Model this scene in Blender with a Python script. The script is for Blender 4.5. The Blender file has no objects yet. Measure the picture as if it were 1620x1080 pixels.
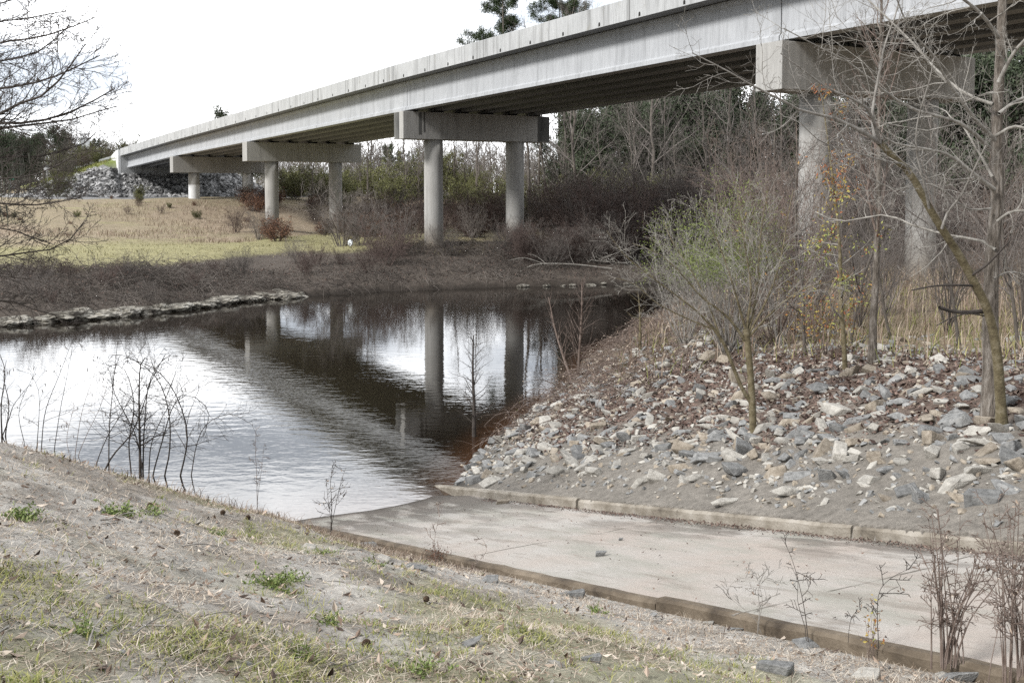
import bpy, bmesh, math, random
import numpy as np
C = bpy.context.scene.collection
SC = bpy.context.scene
SKYOFF = (14.6, 4.2, 11.4)
rad = math.radians
# ------------------------------------------------------------------ camera
F, PITCH, CY, CZ = 1759.3, .0573, 404.8, 5.347          # focal length and principal row in photo pixels (1620 wide)
cam = bpy.data.cameras.new('camera'); camo = bpy.data.objects.new('camera', cam); C.objects.link(camo)
cam.sensor_width = 36; cam.lens = F/1620*36; cam.shift_y = -(540-CY)/1620
cam.clip_start = .1; cam.clip_end = 6000
camo.location = (0, 0, CZ); camo.rotation_euler = (math.pi/2-PITCH, 0, 0)
SC.camera = camo
# ------------------------------------------------------------------ sky, sun, exposure
SUN_AZ, SUN_EL = rad(232), rad(38)                      # behind the camera to the left (azimuth clockwise from +Y)
w = bpy.data.worlds.new('World'); SC.world = w; w.use_nodes = True
nt = w.node_tree; N = nt.nodes; Lk = nt.links
bg = N['Background']; bg.inputs[1].default_value = .1
sky = N.new('ShaderNodeTexSky'); sky.sky_type = 'NISHITA'; sky.sun_disc = False
sky.sun_elevation = SUN_EL; sky.sun_rotation = SUN_AZ
tc = N.new('ShaderNodeTexCoord'); mp = N.new('ShaderNodeMapping'); mp.inputs['Scale'].default_value = (1.2, 1.2, 6); mp.inputs["Location"].default_value = SKYOFF
nz = N.new('ShaderNodeTexNoise'); nz.inputs['Scale'].default_value = 2.1; nz.inputs['Detail'].default_value = 6
nz.inputs['Roughness'].default_value = .55
Lk.new(tc.outputs['Generated'], mp.inputs[0]); Lk.new(mp.outputs[0], nz.inputs[0])
cr = N.new('ShaderNodeValToRGB')
cr.color_ramp.elements[0].position = .41; cr.color_ramp.elements[0].color = (.235, .252, .278, 1)
cr.color_ramp.elements[1].position = .61; cr.color_ramp.elements[1].color = (1, 1, 1, 1)
Lk.new(nz.outputs['Fac'], cr.inputs[0])
# cloud layer is brightest low over the river, dimmer overhead and behind
sx = N.new('ShaderNodeSeparateXYZ'); Lk.new(tc.outputs['Generated'], sx.inputs[0])
mr = N.new('ShaderNodeMapRange'); mr.inputs[1].default_value = -.2; mr.inputs[2].default_value = 1
mr.inputs[3].default_value = 8; mr.inputs[4].default_value = 25
Lk.new(sx.outputs['Y'], mr.inputs[0])
mulc = N.new('ShaderNodeVectorMath'); mulc.operation = 'SCALE'
Lk.new(cr.outputs[0], mulc.inputs[0]); Lk.new(mr.outputs[0], mulc.inputs['Scale'])
mx = N.new('ShaderNodeMix'); mx.data_type = 'RGBA'; mx.inputs[0].default_value = .93
Lk.new(sky.outputs[0], mx.inputs[6]); Lk.new(mulc.outputs[0], mx.inputs[7]); Lk.new(mx.outputs[2], bg.inputs[0])
sl = bpy.data.lights.new('sun', 'SUN'); sl.energy = 2.4; sl.angle = rad(11); sl.color = (1, .975, .94)
so = bpy.data.objects.new('sun', sl); C.objects.link(so)
so.rotation_euler = (rad(90)-SUN_EL, 0, -SUN_AZ+math.pi)
vs = SC.view_settings; vs.view_transform = 'Standard'; vs.look = 'None'; vs.exposure = .86; vs.gamma = 1
SC.render.engine = 'CYCLES'; SC.cycles.use_denoising = False; SC.cycles.sample_clamp_indirect = 2.5
SC.cycles.max_bounces = 5; SC.cycles.diffuse_bounces = 3; SC.cycles.glossy_bounces = 3; SC.cycles.transparent_max_bounces = 4
SC.cycles.caustics_reflective = False; SC.cycles.caustics_refractive = False

# ------------------------------------------------------------------ pixel helpers (photo pixels, 1620 x 1080)
CP, SP = math.cos(PITCH), math.sin(PITCH)
def ray(x, y):
    yi = (CY-y)/F
    return np.array([(x-810)/F, CP+yi*SP, -SP+yi*CP])
def at(x, y, Y):
    r = ray(x, y); return np.array([0, 0, CZ])+r*(Y/r[1])
def px(Y): return Y/F                                    # metres per photo pixel at depth Y
def proj(P):
    P = np.atleast_2d(P); X, Y, Z = P[:, 0], P[:, 1], P[:, 2]-CZ
    d = Y*CP-Z*SP; u = Y*SP+Z*CP
    return np.stack([810+F*X/d, CY-F*u/d, d], 1)
# ------------------------------------------------------------------ object helpers
def tag(o, label=None, cat=None, group=None, kind=None):
    for k, v in (('label', label), ('category', cat), ('group', group), ('kind', kind)):
        if v: o[k] = v
    return o
def empty(name, loc=(0, 0, 0), rz=0, **kw):
    o = bpy.data.objects.new(name, None); C.objects.link(o); o.location = loc; o.rotation_euler = (0, 0, rz)
    o.empty_display_size = .1
    return tag(o, **kw)
def link(name, me, parent=None, loc=None, **kw):
    o = bpy.data.objects.new(name, me); C.objects.link(o)
    if parent: o.parent = parent
    if loc is not None: o.location = loc
    return tag(o, **kw)
def mesh_np(name, V, F_, mats, smooth=False, tint=None, col=None, midx=None):
    """V (n,3); F_ (m,k) or a list of such arrays"""
    if not isinstance(F_, list): F_ = [F_]
    F_ = [np.asarray(f) for f in F_ if len(f)]
    me = bpy.data.meshes.new(name)
    V = np.asarray(V, np.float32)
    me.vertices.add(len(V)); me.vertices.foreach_set('co', V.ravel())
    lv = np.concatenate([f.ravel() for f in F_]).astype(np.int32)
    cnt = np.concatenate([np.full(len(f), f.shape[1], np.int32) for f in F_])
    me.loops.add(len(lv)); me.loops.foreach_set('vertex_index', lv)
    me.polygons.add(len(cnt))
    me.polygons.foreach_set('loop_start', np.concatenate([[0], np.cumsum(cnt)[:-1]]).astype(np.int32))
    me.polygons.foreach_set('loop_total', cnt)
    me.polygons.foreach_set('use_smooth', np.full(len(cnt), smooth))
    if midx is not None: me.polygons.foreach_set('material_index', np.asarray(midx, np.int32))
    if tint is not None:
        a = me.attributes.new('tint', 'FLOAT', 'POINT'); a.data.foreach_set('value', np.asarray(tint, np.float32))
    if col is not None:
        a = me.attributes.new('col', 'FLOAT_COLOR', 'POINT')
        a.data.foreach_set('color', np.concatenate([col, np.ones((len(col), 1))], 1).astype(np.float32).ravel())
    me.update(calc_edges=True); me.validate()
    for m in (mats if isinstance(mats, (list, tuple)) else [mats]): me.materials.append(m)
    return me
def norm(v): return v/np.maximum(np.linalg.norm(v, axis=-1, keepdims=True), 1e-9)
# ------------------------------------------------------------------ value noise
def vnoise(x, y, seed=0):
    x = np.asarray(x, float); y = np.asarray(y, float)
    xi = np.floor(x).astype(np.int64); yi = np.floor(y).astype(np.int64); fx = x-xi; fy = y-yi
    fx = fx*fx*(3-2*fx); fy = fy*fy*(3-2*fy)
    def h(a, b):
        n = (a*374761393+b*668265263+seed*1442695041) & 0x7fffffff
        n = ((n ^ (n >> 13))*1274126177) & 0x7fffffff
        return ((n ^ (n >> 16)) & 0xffff)/65535.
    return (h(xi, yi)*(1-fx)+h(xi+1, yi)*fx)*(1-fy)+(h(xi, yi+1)*(1-fx)+h(xi+1, yi+1)*fx)*fy
def fbm(x, y, o=4, seed=0):
    s = 0; a = .5
    for i in range(o): s = s+a*vnoise(x*2**i, y*2**i, seed+i); a /= 2
    return s
# ------------------------------------------------------------------ materials
def mat(name, cols, scale=5., detail=6, rough=.9, bump=0., bscale=None, attr=None, amt=.5, rnd=0., stretch=(1, 1, 1), spec=.25, pos=None, bdist=.02, coord='Object'):
    m = bpy.data.materials.new(name); m.use_nodes = True
    t = m.node_tree; n = t.nodes; l = t.links; b = n['Principled BSDF']
    b.inputs['Roughness'].default_value = rough; b.inputs['Specular IOR Level'].default_value = spec
    tc = n.new('ShaderNodeTexCoord'); mp = n.new('ShaderNodeMapping'); mp.inputs['Scale'].default_value = stretch
    l.new(tc.outputs[coord], mp.inputs[0])
    nz = n.new('ShaderNodeTexNoise'); nz.inputs['Scale'].default_value = scale; nz.inputs['Detail'].default_value = detail
    nz.inputs['Roughness'].default_value = .65
    l.new(mp.outputs[0], nz.inputs[0]); fac = nz.outputs['Fac']
    if attr:
        at_ = n.new('ShaderNodeAttribute'); at_.attribute_name = attr
        mxx = n.new('ShaderNodeMix'); mxx.inputs[0].default_value = amt
        l.new(fac, mxx.inputs[2]); l.new(at_.outputs['Fac'], mxx.inputs[3]); fac = mxx.outputs[0]
    cr = n.new('ShaderNodeValToRGB'); e = cr.color_ramp.elements
    if pos is None: pos = [.3+.4*i/max(1, len(cols)-1) for i in range(len(cols))] if not attr else [.15+.7*i/max(1, len(cols)-1) for i in range(len(cols))]
    while len(e) < len(cols): e.new(.5)
    for i, c in enumerate(cols): e[i].position = pos[i]; e[i].color = (*c, 1)
    l.new(fac, cr.inputs[0]); out = cr.outputs[0]
    if rnd:
        oi = n.new('ShaderNodeObjectInfo'); mr = n.new('ShaderNodeMapRange'); mr.inputs[3].default_value = 1-rnd; mr.inputs[4].default_value = 1+rnd
        l.new(oi.outputs['Random'], mr.inputs[0]); vm = n.new('ShaderNodeVectorMath'); vm.operation = 'SCALE'
        l.new(out, vm.inputs[0]); l.new(mr.outputs[0], vm.inputs['Scale']); out = vm.outputs[0]
    l.new(out, b.inputs['Base Color'])
    if bump:
        nb = n.new('ShaderNodeTexNoise'); nb.inputs['Scale'].default_value = bscale or scale*3; nb.inputs['Detail'].default_value = 5
        l.new(mp.outputs[0], nb.inputs[0])
        bp = n.new('ShaderNodeBump'); bp.inputs['Strength'].default_value = bump; bp.inputs['Distance'].default_value = bdist
        l.new(nb.outputs['Fac'], bp.inputs['Height']); l.new(bp.outputs[0], b.inputs['Normal'])
    return m
def streak_concrete(name, base, dark, light, sc=1.0, stain=.5, rough=.85, lichen=None, flood=None, joint=0):
    """weathered cast concrete: blotches, fine grain and long vertical runs"""
    m = bpy.data.materials.new(name); m.use_nodes = True
    t = m.node_tree; n = t.nodes; l = t.links; b = n['Principled BSDF']; b.inputs['Roughness'].default_value = rough
    b.inputs['Specular IOR Level'].default_value = .25
    tc = n.new('ShaderNodeTexCoord')
    def noise(s, stretch, d=5, r=.6):
        mp = n.new('ShaderNodeMapping'); mp.inputs['Scale'].default_value = stretch; l.new(tc.outputs['Object'], mp.inputs[0])
        q = n.new('ShaderNodeTexNoise'); q.inputs['Scale'].default_value = s; q.inputs['Detail'].default_value = d; q.inputs['Roughness'].default_value = r
        l.new(mp.outputs[0], q.inputs[0]); return q.outputs['Fac']
    def mixc(f, a, bb, lo, hi, mode='MIX'):
        r = n.new('ShaderNodeMapRange'); r.inputs[1].default_value = lo; r.inputs[2].default_value = hi; l.new(f, r.inputs[0])
        x = n.new('ShaderNodeMix'); x.data_type = 'RGBA'; x.blend_type = mode; l.new(r.outputs[0], x.inputs[0])
        for s, v in ((6, a), (7, bb)):
            if isinstance(v, tuple): x.inputs[s].default_value = (*v, 1)
            else: l.new(v, x.inputs[s])
        return x.outputs[2]
    c = mixc(noise(.5*sc, (1, 1, 1)), base, light, .35, .7)
    c = mixc(noise(2.2*sc, (1, 1, .06), 6, .7), c, dark, .5, .5+.5*(1.2-stain))
    c = mixc(noise(9*sc, (1, 1, .1), 4, .7), c, tuple(.72*q for q in base), .45, .85)
    c = mixc(noise(14*sc, (1, 1, 1), 6, .75), c, tuple(.7*q for q in base), .55, 1.1)
    if flood:
        sp = n.new('ShaderNodeSeparateXYZ'); l.new(tc.outputs['Object'], sp.inputs[0]); ad = n.new('ShaderNodeMath'); ad.operation = 'MULTIPLY_ADD'; ad.inputs[1].default_value = 2.2; l.new(noise(1.6, (1, 1, .6), 6, .7), ad.inputs[0]); l.new(sp.outputs['Z'], ad.inputs[2])
        c = mixc(ad.outputs[0], (.21, .18, .145), c, flood-.4, flood+1.6)
    if joint:
        s2 = n.new('ShaderNodeSeparateXYZ'); l.new(tc.outputs['Object'], s2.inputs[0]); f1 = n.new('ShaderNodeMath'); f1.operation = 'PINGPONG'; f1.inputs[1].default_value = joint/2; l.new(s2.outputs['Y'], f1.inputs[0])
        c = mixc(f1.outputs[0], (.13, .13, .13), c, .012, .03)
    if lichen: c = mixc(noise(1.3*sc, (1, 1, .5), 7, .8), c, lichen, .58, .75)
    l.new(c, b.inputs['Base Color'])
    bp = n.new('ShaderNodeBump'); bp.inputs['Strength'].default_value = .25; bp.inputs['Distance'].default_value = .02
    l.new(noise(20*sc, (1, 1, 1), 6, .7), bp.inputs['Height']); l.new(bp.outputs[0], b.inputs['Normal'])
    return m
M = {}
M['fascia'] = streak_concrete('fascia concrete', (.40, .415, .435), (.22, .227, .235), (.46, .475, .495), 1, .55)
M['parapet'] = streak_concrete('parapet concrete', (.41, .42, .425), (.185, .187, .185), (.49, .5, .505), 1.3, .8, lichen=(.25, .24, .2), joint=6.6)
M['pier'] = streak_concrete('pier concrete', (.36, .355, .34), (.2, .195, .185), (.42, .415, .4), .8, .6, flood=3.2)
M['stain'] = mat('black run-off stain', [(.05, .05, .05), (.12, .12, .115), (.22, .22, .21)], 2.5, 7, .9, stretch=(1, 1, .15))
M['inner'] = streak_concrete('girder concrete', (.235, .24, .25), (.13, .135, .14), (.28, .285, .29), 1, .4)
M['gap'] = mat('open joint', [(.02, .02, .02), (.035, .033, .03)], 4)
M['white'] = mat('white paint', [(.62, .63, .64), (.74, .75, .76)], 3, 5, .7)
M['metal'] = mat('galvanised steel', [(.25, .26, .27), (.4, .41, .42)], 3, 5, .55)
M['signback'] = mat('sign back', [(.42, .44, .46), (.52, .54, .56)], 2, 4, .5)
M['signgreen'] = mat('green sign', [(.03, .2, .13), (.04, .26, .17)], 2)
M['asphalt'] = mat('asphalt', [(.04, .04, .04), (.065, .065, .065)], 8)
M['kerb'] = mat('kerb concrete', [(.07, .06, .048), (.19, .168, .137), (.28, .255, .218), (.37, .345, .31)], 2.0, 10, .9, .6, 30, pos=[.3, .44, .56, .7])
M['kerb_dark'] = mat('soil-stained kerb concrete', [(.045, .035, .026), (.11, .088, .064), (.2, .165, .125)], 2.5, 10, .9, .6, 30)
M['bark_grey'] = mat('grey bark', [(.14, .125, .11), (.25, .235, .215), (.38, .365, .345)], 14, 7, .9, .5, 40, stretch=(1, 1, .35), rnd=.1)
M['bark_rough'] = mat('furrowed bark', [(.045, .037, .03), (.15, .13, .11), (.29, .265, .24)], 22, 8, .9, 1.0, 40, stretch=(1, 1, .22), bdist=.04)
M['bark_pale'] = mat('pale twigs', [(.13, .12, .105), (.28, .265, .24), (.43, .415, .385)], 9, 6, .85)
M['bark_moss'] = mat('mossy bark', [(.065, .052, .034), (.14, .118, .07), (.24, .21, .15)], 10, 7, .95, .5, 40)
M['bark_dark'] = mat('dark twigs', [(.04, .034, .03), (.09, .078, .07)], 8, 5, .9, rnd=.2)
M['bark_red'] = mat('reddish twigs', [(.1, .072, .06), (.18, .14, .12), (.28, .235, .21)], 7, 5, .9, rnd=.2)
M['woods'] = mat('far twigs', [(.14, .13, .12), (.2, .188, .175), (.28, .265, .25)], .1, 5, .95)
M['far_leaf'] = mat('far foliage', [(.075, .085, .055), (.13, .135, .095), (.19, .185, .14)], .08, 4, .9, attr='tint', amt=.5)
M['crest'] = mat('dead brown weeds', [(.07, .05, .038), (.15, .11, .08), (.27, .21, .16)], 1, 4, .9, attr='tint', amt=.8)
M['bark_far'] = mat('far bark', [(.07, .06, .052), (.13, .115, .1), (.2, .18, .16)], 3, 6, .9, rnd=.2)
M['thicket'] = mat('thicket twigs', [(.085, .073, .067), (.155, .138, .127), (.25, .228, .21)], 1.2, 5, .95, rnd=.3)
M['thicket_brown'] = mat('brown thicket twigs', [(.07, .05, .045), (.12, .09, .08), (.19, .15, .135)], 1.2, 5, .95, rnd=.25)
M['bramble'] = mat('bramble canes', [(.055, .047, .042), (.11, .095, .084), (.2, .178, .16)], .5, 5, .95)
M['green_dark'] = mat('evergreen leaves', [(.03, .042, .026), (.06, .078, .046), (.115, .135, .085)], .6, 4, .7, attr='tint', amt=.6, rnd=.2)
M['pine'] = mat('pine needles', [(.018, .03, .014), (.04, .06, .025), (.075, .1, .045)], .6, 4, .7, attr='tint', amt=.6, rnd=.15)
M['olive'] = mat('olive leaves', [(.06, .065, .025), (.12, .125, .05), (.2, .2, .09)], .6, 4, .8, attr='tint', amt=.6, rnd=.3)
M['rust'] = mat('rusty leaves', [(.09, .05, .035), (.16, .085, .055), (.24, .14, .09)], .6, 4, .8, attr='tint', amt=.6, rnd=.2)
M['willow'] = mat('fresh yellow-green leaves', [(.1, .13, .03), (.17, .21, .06), (.26, .3, .11)], 2, 4, .75, attr='tint', amt=.7)
M['autumn'] = mat('autumn leaves', [(.27, .1, .045), (.33, .2, .06), (.36, .32, .09), (.25, .28, .08)], 2, 4, .7, attr='tint', amt=.9)
M['moss_hang'] = mat('hanging moss', [(.13, .135, .112), (.22, .226, .195)], 3, 4, .95)
M['straw'] = mat('straw', [(.15, .11, .08), (.31, .255, .195), (.56, .5, .42)], 3, 4, .9, attr='tint', amt=.85)
M['sedge'] = mat('broom sedge', [(.17, .12, .09), (.28, .215, .165), (.4, .335, .27)], 1, 4, .9, attr='tint', amt=.8)
M['grass'] = mat('new grass', [(.1, .12, .03), (.19, .205, .06), (.32, .3, .12)], 3, 4, .8, attr='tint', amt=.85)
M['field'] = mat('field grass', [(.17, .165, .08), (.26, .24, .125), (.37, .32, .2)], .3, 4, .9, attr='tint', amt=.6)
M['weed'] = mat('weed leaves', [(.09, .13, .035), (.155, .21, .065), (.25, .3, .12)], 3, 4, .7, attr='tint', amt=.8)
M['leaf_brown'] = mat('fallen leaves', [(.07, .05, .04), (.2, .145, .11), (.35, .27, .21), (.52, .45, .38)], 3, 4, .8, attr='tint', amt=.9)
M['leaf_dark'] = mat('dark fallen leaves', [(.035, .022, .018), (.085, .052, .042), (.2, .14, .115)], 3, 4, .75, attr='tint', amt=.9)
M['stone_grey'] = mat('blue grey stone', [(.1, .1, .098), (.19, .192, .19), (.29, .288, .28)], 5, 8, .85, .6, 22, rnd=.22)
M['stone_tan'] = mat('tan stone', [(.15, .125, .098), (.26, .225, .18), (.36, .32, .27)], 5, 8, .85, .6, 22, rnd=.2)
M['stone_pale'] = mat('pale stone', [(.2, .19, .172), (.33, .315, .285), (.43, .415, .38)], 5, 8, .85, .6, 22, rnd=.15)
M['limestone'] = mat('limestone', [(.045, .04, .034), (.25, .235, .2), (.52, .5, .46)], 2.2, 9, .9, 1.0, 6, pos=[.4, .53, .66], bdist=.1)
M['rip_far'] = mat('far riprap', [(.1, .1, .1), (.25, .25, .25), (.42, .42, .42)], 3, 4, .9, attr='tint', amt=.9)
M['pod'] = mat('dry seed pods', [(.05, .035, .03), (.12, .085, .065)], 20)
M['plastic'] = mat('white plastic', [(.6, .64, .66), (.75, .78, .8)], 5, 4, .4)
M['cone'] = mat('pine cone', [(.05, .035, .025), (.13, .09, .06)], 40, 5, .9, .8, 60)

# ------------------------------------------------------------------ terrain
P0 = np.array([-1.0, 19.31]); AX = np.array([.5, -.866]); WX = np.array([-.866, -.5]); RS = .19; RW = 3.0
def sw(X, Y): dx = X-P0[0]; dy = Y-P0[1]; return dx*AX[0]+dy*AX[1], dx*WX[0]+dy*WX[1]
def xy(s, w_): return P0[0]+s*AX[0]+w_*WX[0], P0[1]+s*AX[1]+w_*WX[1]
def smin(a, b, k): h = np.clip(.5+.5*(b-a)/k, 0, 1); return b*(1-h)+a*h-k*h*(1-h)
def smax(a, b, k): return -smin(-a, -b, k)
def sstep(a, b, x): t = np.clip((x-a)/(b-a), 0, 1); return t*t*(3-2*t)
RSH = np.array([(-1.3, 19.6), (-.64, 22.4), (.3, 26.2), (1.57, 30.5), (2.42, 35.2), (4.5, 41.4), (7.4, 47.8), (12, 55), (22, 61), (40, 66), (80, 73), (300, 95)])
FSH = np.array([(-300, 10), (-60, 34), (-30, 41), (-20.5, 44.4), (-16.7, 47.8), (-12.8, 54.9), (-7.1, 59.4), (-.35, 62.2), (7, 64.3), (14, 69), (25, 75), (45, 81), (90, 90), (300, 118)])
TH, OFF = rad(30.176), 29.788
BD = np.array([-math.sin(TH), math.cos(TH)]); BN = np.array([math.cos(TH), math.sin(TH)])
def b2w(t, s): return (OFF+t)*BN[0]+s*BD[0], (OFF+t)*BN[1]+s*BD[1]
def w2b(X, Y): return X*BN[0]+Y*BN[1]-OFF, X*BD[0]+Y*BD[1]
ST = [-3., 31.32, 64.6, 97.56, 124.87, 151.3]            # bent stations along the bridge
GBZ = [11.35, 11.01, 10.51, 9.87, 9.35, 8.54]; PTZ = [14.3, 13.9, 13.28, 12.45, 11.78, 10.99]
def right_u(X, Y):
    sxx = np.interp(Y, RSH[:, 1], RSH[:, 0]); g = np.interp(Y+1, RSH[:, 1], RSH[:, 0])-np.interp(Y-1, RSH[:, 1], RSH[:, 0])
    return (X-sxx)/np.sqrt(1+(g/2)**2)
def far_v(X, Y):
    fy = np.interp(X, FSH[:, 0], FSH[:, 1]); g = np.interp(X+2, FSH[:, 0], FSH[:, 1])-np.interp(X-2, FSH[:, 0], FSH[:, 1])
    return (Y-fy)/np.sqrt(1+(g/4)**2)
def H(X, Y, rough=True):
    X = np.asarray(X, float); Y = np.asarray(Y, float)
    s, w_ = sw(X, Y); wp = np.maximum(w_-RW, 0)
    # camera-side bank
    base = RS*s-.07
    fr = 1-np.exp(-(wp/4.2)**1.5)
    hl = base+np.maximum(3.75+.4*sstep(3.2, 6, wp)-base, 0)*fr
    ssh = -.4+2.9*sstep(0, 2.5, wp)
    hl = smin(hl, .75*(s-ssh), .35)
    # rip-rap side
    u = right_u(X, Y)
    ks = RS*s+.14+.30*np.maximum(-w_, 0)
    plat = 2.55+.1*np.clip(s-4, -4, 7)-.4*sstep(20, 42, Y)
    hr = smin(smin(ks, plat, .35), .55*u+.05, .4)
    hr = np.where(u < -3, -1.6, hr)
    ramp = RS*s-.14
    hn = np.where(w_ > RW, hl, np.where(w_ > -.02, ramp, hr))
    hn = np.where((Y > 52) & (w_ > -6), -1.6, hn)
    # far side
    v = far_v(X, Y)
    hf = np.interp(v, [-6, 0, .6, 3, 8, 13, 40, 70, 95], [-1.6, -.1, .35, .8, 1.25, 1.6, 1.6, 2.6, 2.8])
    hf = hf+.45*sstep(-14, -4, X)*sstep(6, 12, v)
    t, sb = w2b(X, Y)
    hf = hf+1.9*sstep(104, 128, sb)*sstep(-60, -20, t+0*X)*(1-sstep(30, 60, t))
    # road embankment beyond the abutment
    rz = 9.75-.03*(sb-151.3)
    out = np.maximum(np.maximum(-1.4-t, t-11.2), 0)
    front = np.maximum(152.2-sb, 0)
    side = rz-.05-front/1.3-out/1.9; under = np.minimum(8.1-front/1.45, side)
    bl = sstep(0, 1.2, out); emb = np.where(sb > 152.2, side, under*(1-bl)+side*bl)
    hf = np.maximum(hf, np.where(sb > 130, emb, -9))
    h = np.maximum(np.maximum(hn, hf), -1.6)
    if rough:
        d = np.hypot(X, Y)
        onramp = (w_ > -.1) & (w_ < RW+.1) & (s > -8)
        near = np.exp(-d/30)
        r = (fbm(X*.8, Y*.8, 4, 3)-.47)*.22+((fbm(X*4, Y*4, 3, 9)-.45)*.09+(fbm(X*13, Y*13, 2, 19)-.37)*.035)*near
        r = r+(fbm(X*.12, Y*.12, 3, 5)-.45)*.7*sstep(40, 80, Y)
        edge = np.minimum(np.abs(w_+.1), np.abs(w_-RW-.15))
        kf = np.where(onramp, 0, np.where(Y < 25, .15+.85*sstep(0, 1.2, edge), 1))
        kf = kf*np.where(sb > 149, .25, 1)
        h = h+r*kf
    return h
def hit(x, y, tmax=260.):
    """where the ray through a photo pixel meets the ground"""
    r = ray(x, y); ts = np.geomspace(3, tmax, 6000)
    P = np.array([0, 0, CZ])+ts[:, None]*r
    below = P[:, 2] < np.maximum(H(P[:, 0], P[:, 1]), 0)
    i = np.argmax(below) if below.any() else len(ts)-1
    p = P[i].copy(); p[2] = float(H(p[0], p[1])); return p
def bank(x, y):
    """like hit(), but kept on the camera side of the ramp edge"""
    for k in range(80):
        q = hit(x, y+k)
        if sw(q[0], q[1])[1] > RW+.14: return q
    return q
def gcol(X, Y, h):
    """true surface colours of the ground by place"""
    s, w_ = sw(X, Y); u = right_u(X, Y); v = far_v(X, Y); t, sb = w2b(X, Y)
    def L(a, b, f): f = np.clip(f, 0, 1)[:, None]; return a*(1-f)+np.array(b)*f
    n1 = fbm(X*.5, Y*.5, 4, 21); n2 = fbm(X*2.2, Y*2.2, 4, 31); n3 = fbm(X*.09, Y*.09, 3, 41)
    c = np.tile(np.array([.375, .355, .325]), (len(X), 1))                         # pale sand
    c = L(c, (.225, .2, .17), sstep(.42, .58, n2)*.75)                                # leaf-mould patches
    c = L(c, (.125, .09, .064), (1-sstep(5.4, 8.4, s))*.9*(w_ > RW))                   # brown straw at the crest
    c = L(c, (.2, .195, .1), sstep(.42, .58, fbm(X*.55+7, Y*.55, 3, 91))*.6*(w_ > RW+1.0))
    R_ = (w_ < 0) & (u > -2) & (v < 0)
    g = np.tile(np.array([.185, .17, .15]), (len(X), 1))                         # grey soil
    lit = np.maximum(sstep(-1.9, -3.6, w_)*sstep(.3, .5, n2+.1), sstep(.42, .52, n1)*.7*sstep(2.5, 5, s)*sstep(-1.2, -2.0, w_))
    g = L(g, (.115, .08, .063), lit*.85)
    g = L(g, (.27, .22, .145), sstep(2, 5, -w_-4.5)*(.6+.4*n2))
    g = L(g, (.16, .128, .095), sstep(.5, 4, -s-1)*(.5+n2))
    c = np.where(R_[:, None], g, c)
    f = np.tile(np.array([.095, .08, .068]), (len(X), 1))                         # dark brambly bank
    f = L(f, (.27, .25, .135), sstep(9.5, 12, v)*sstep(-2, -9, X-(Y-60)*-.06))         # mown field
    f = L(f, (.2, .17, .11), sstep(9.5, 12, v)*sstep(-9, -2, X))
    f = L(f, (.36, .285, .21), sstep(.5, .6, n3+.12*n1)*.8*sstep(34, 44, v))            # sandy patches
    f = L(f, (.255, .205, .15), sstep(35, 44, v+6*(n3-.5))*.8*sstep(.3, .5, n2+.3*n1))
    f = L(f, (.17, .205, .06), sstep(1.5, 3, h-4.2)*(sb > 150)*sstep(.3, 1.2, h-(9.75-.03*(sb-151.3))+2.6))
    f = L(f, (.2, .2, .2), (sb > 128)*(sb < 152.4)*(t > -14)*(t < 22)*sstep(3.3, 3.9, h))
    c = np.where((v > -4)[:, None], f, c)
    wet = 1-sstep(.05, .4, h+.25*(n2-.5))
    c = c*(1-.62*wet[:, None])
    return np.clip(c, .01, .8)
def axis(segs):
    out = [segs[0][0]]
    for a, b, d0, d1 in segs:
        x = a; 
        while x < b-1e-6:
            f = (x-a)/(b-a); x = min(b, x+d0*(d1/d0)**f); out.append(x)
    return np.unique(np.round(out, 4))
gx = axis([(-3000, -120, 800, 12), (-120, -30, 12, 1.0), (-30, -9, .9, .16), (-9, 9, .048, .048), (9, 40, .16, 1.0), (40, 120, 1, 12), (120, 3000, 12, 800)])
gy = axis([(-60, 2, 8, .3), (2, 22, .042, .075), (22, 40, .12, .35), (40, 90, .35, .5), (90, 170, .5, 1.0), (170, 260, 1.2, 15), (260, 4000, 15, 900)])
GX, GY = np.meshgrid(gx, gy); sh = GX.shape
hz = H(GX.ravel(), GY.ravel())
V = np.stack([GX.ravel(), GY.ravel(), hz], 1)
idx = np.arange(sh[0]*sh[1]).reshape(sh)
quads = np.stack([idx[:-1, :-1], idx[:-1, 1:], idx[1:, 1:], idx[1:, :-1]], -1).reshape(-1, 4)
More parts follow.
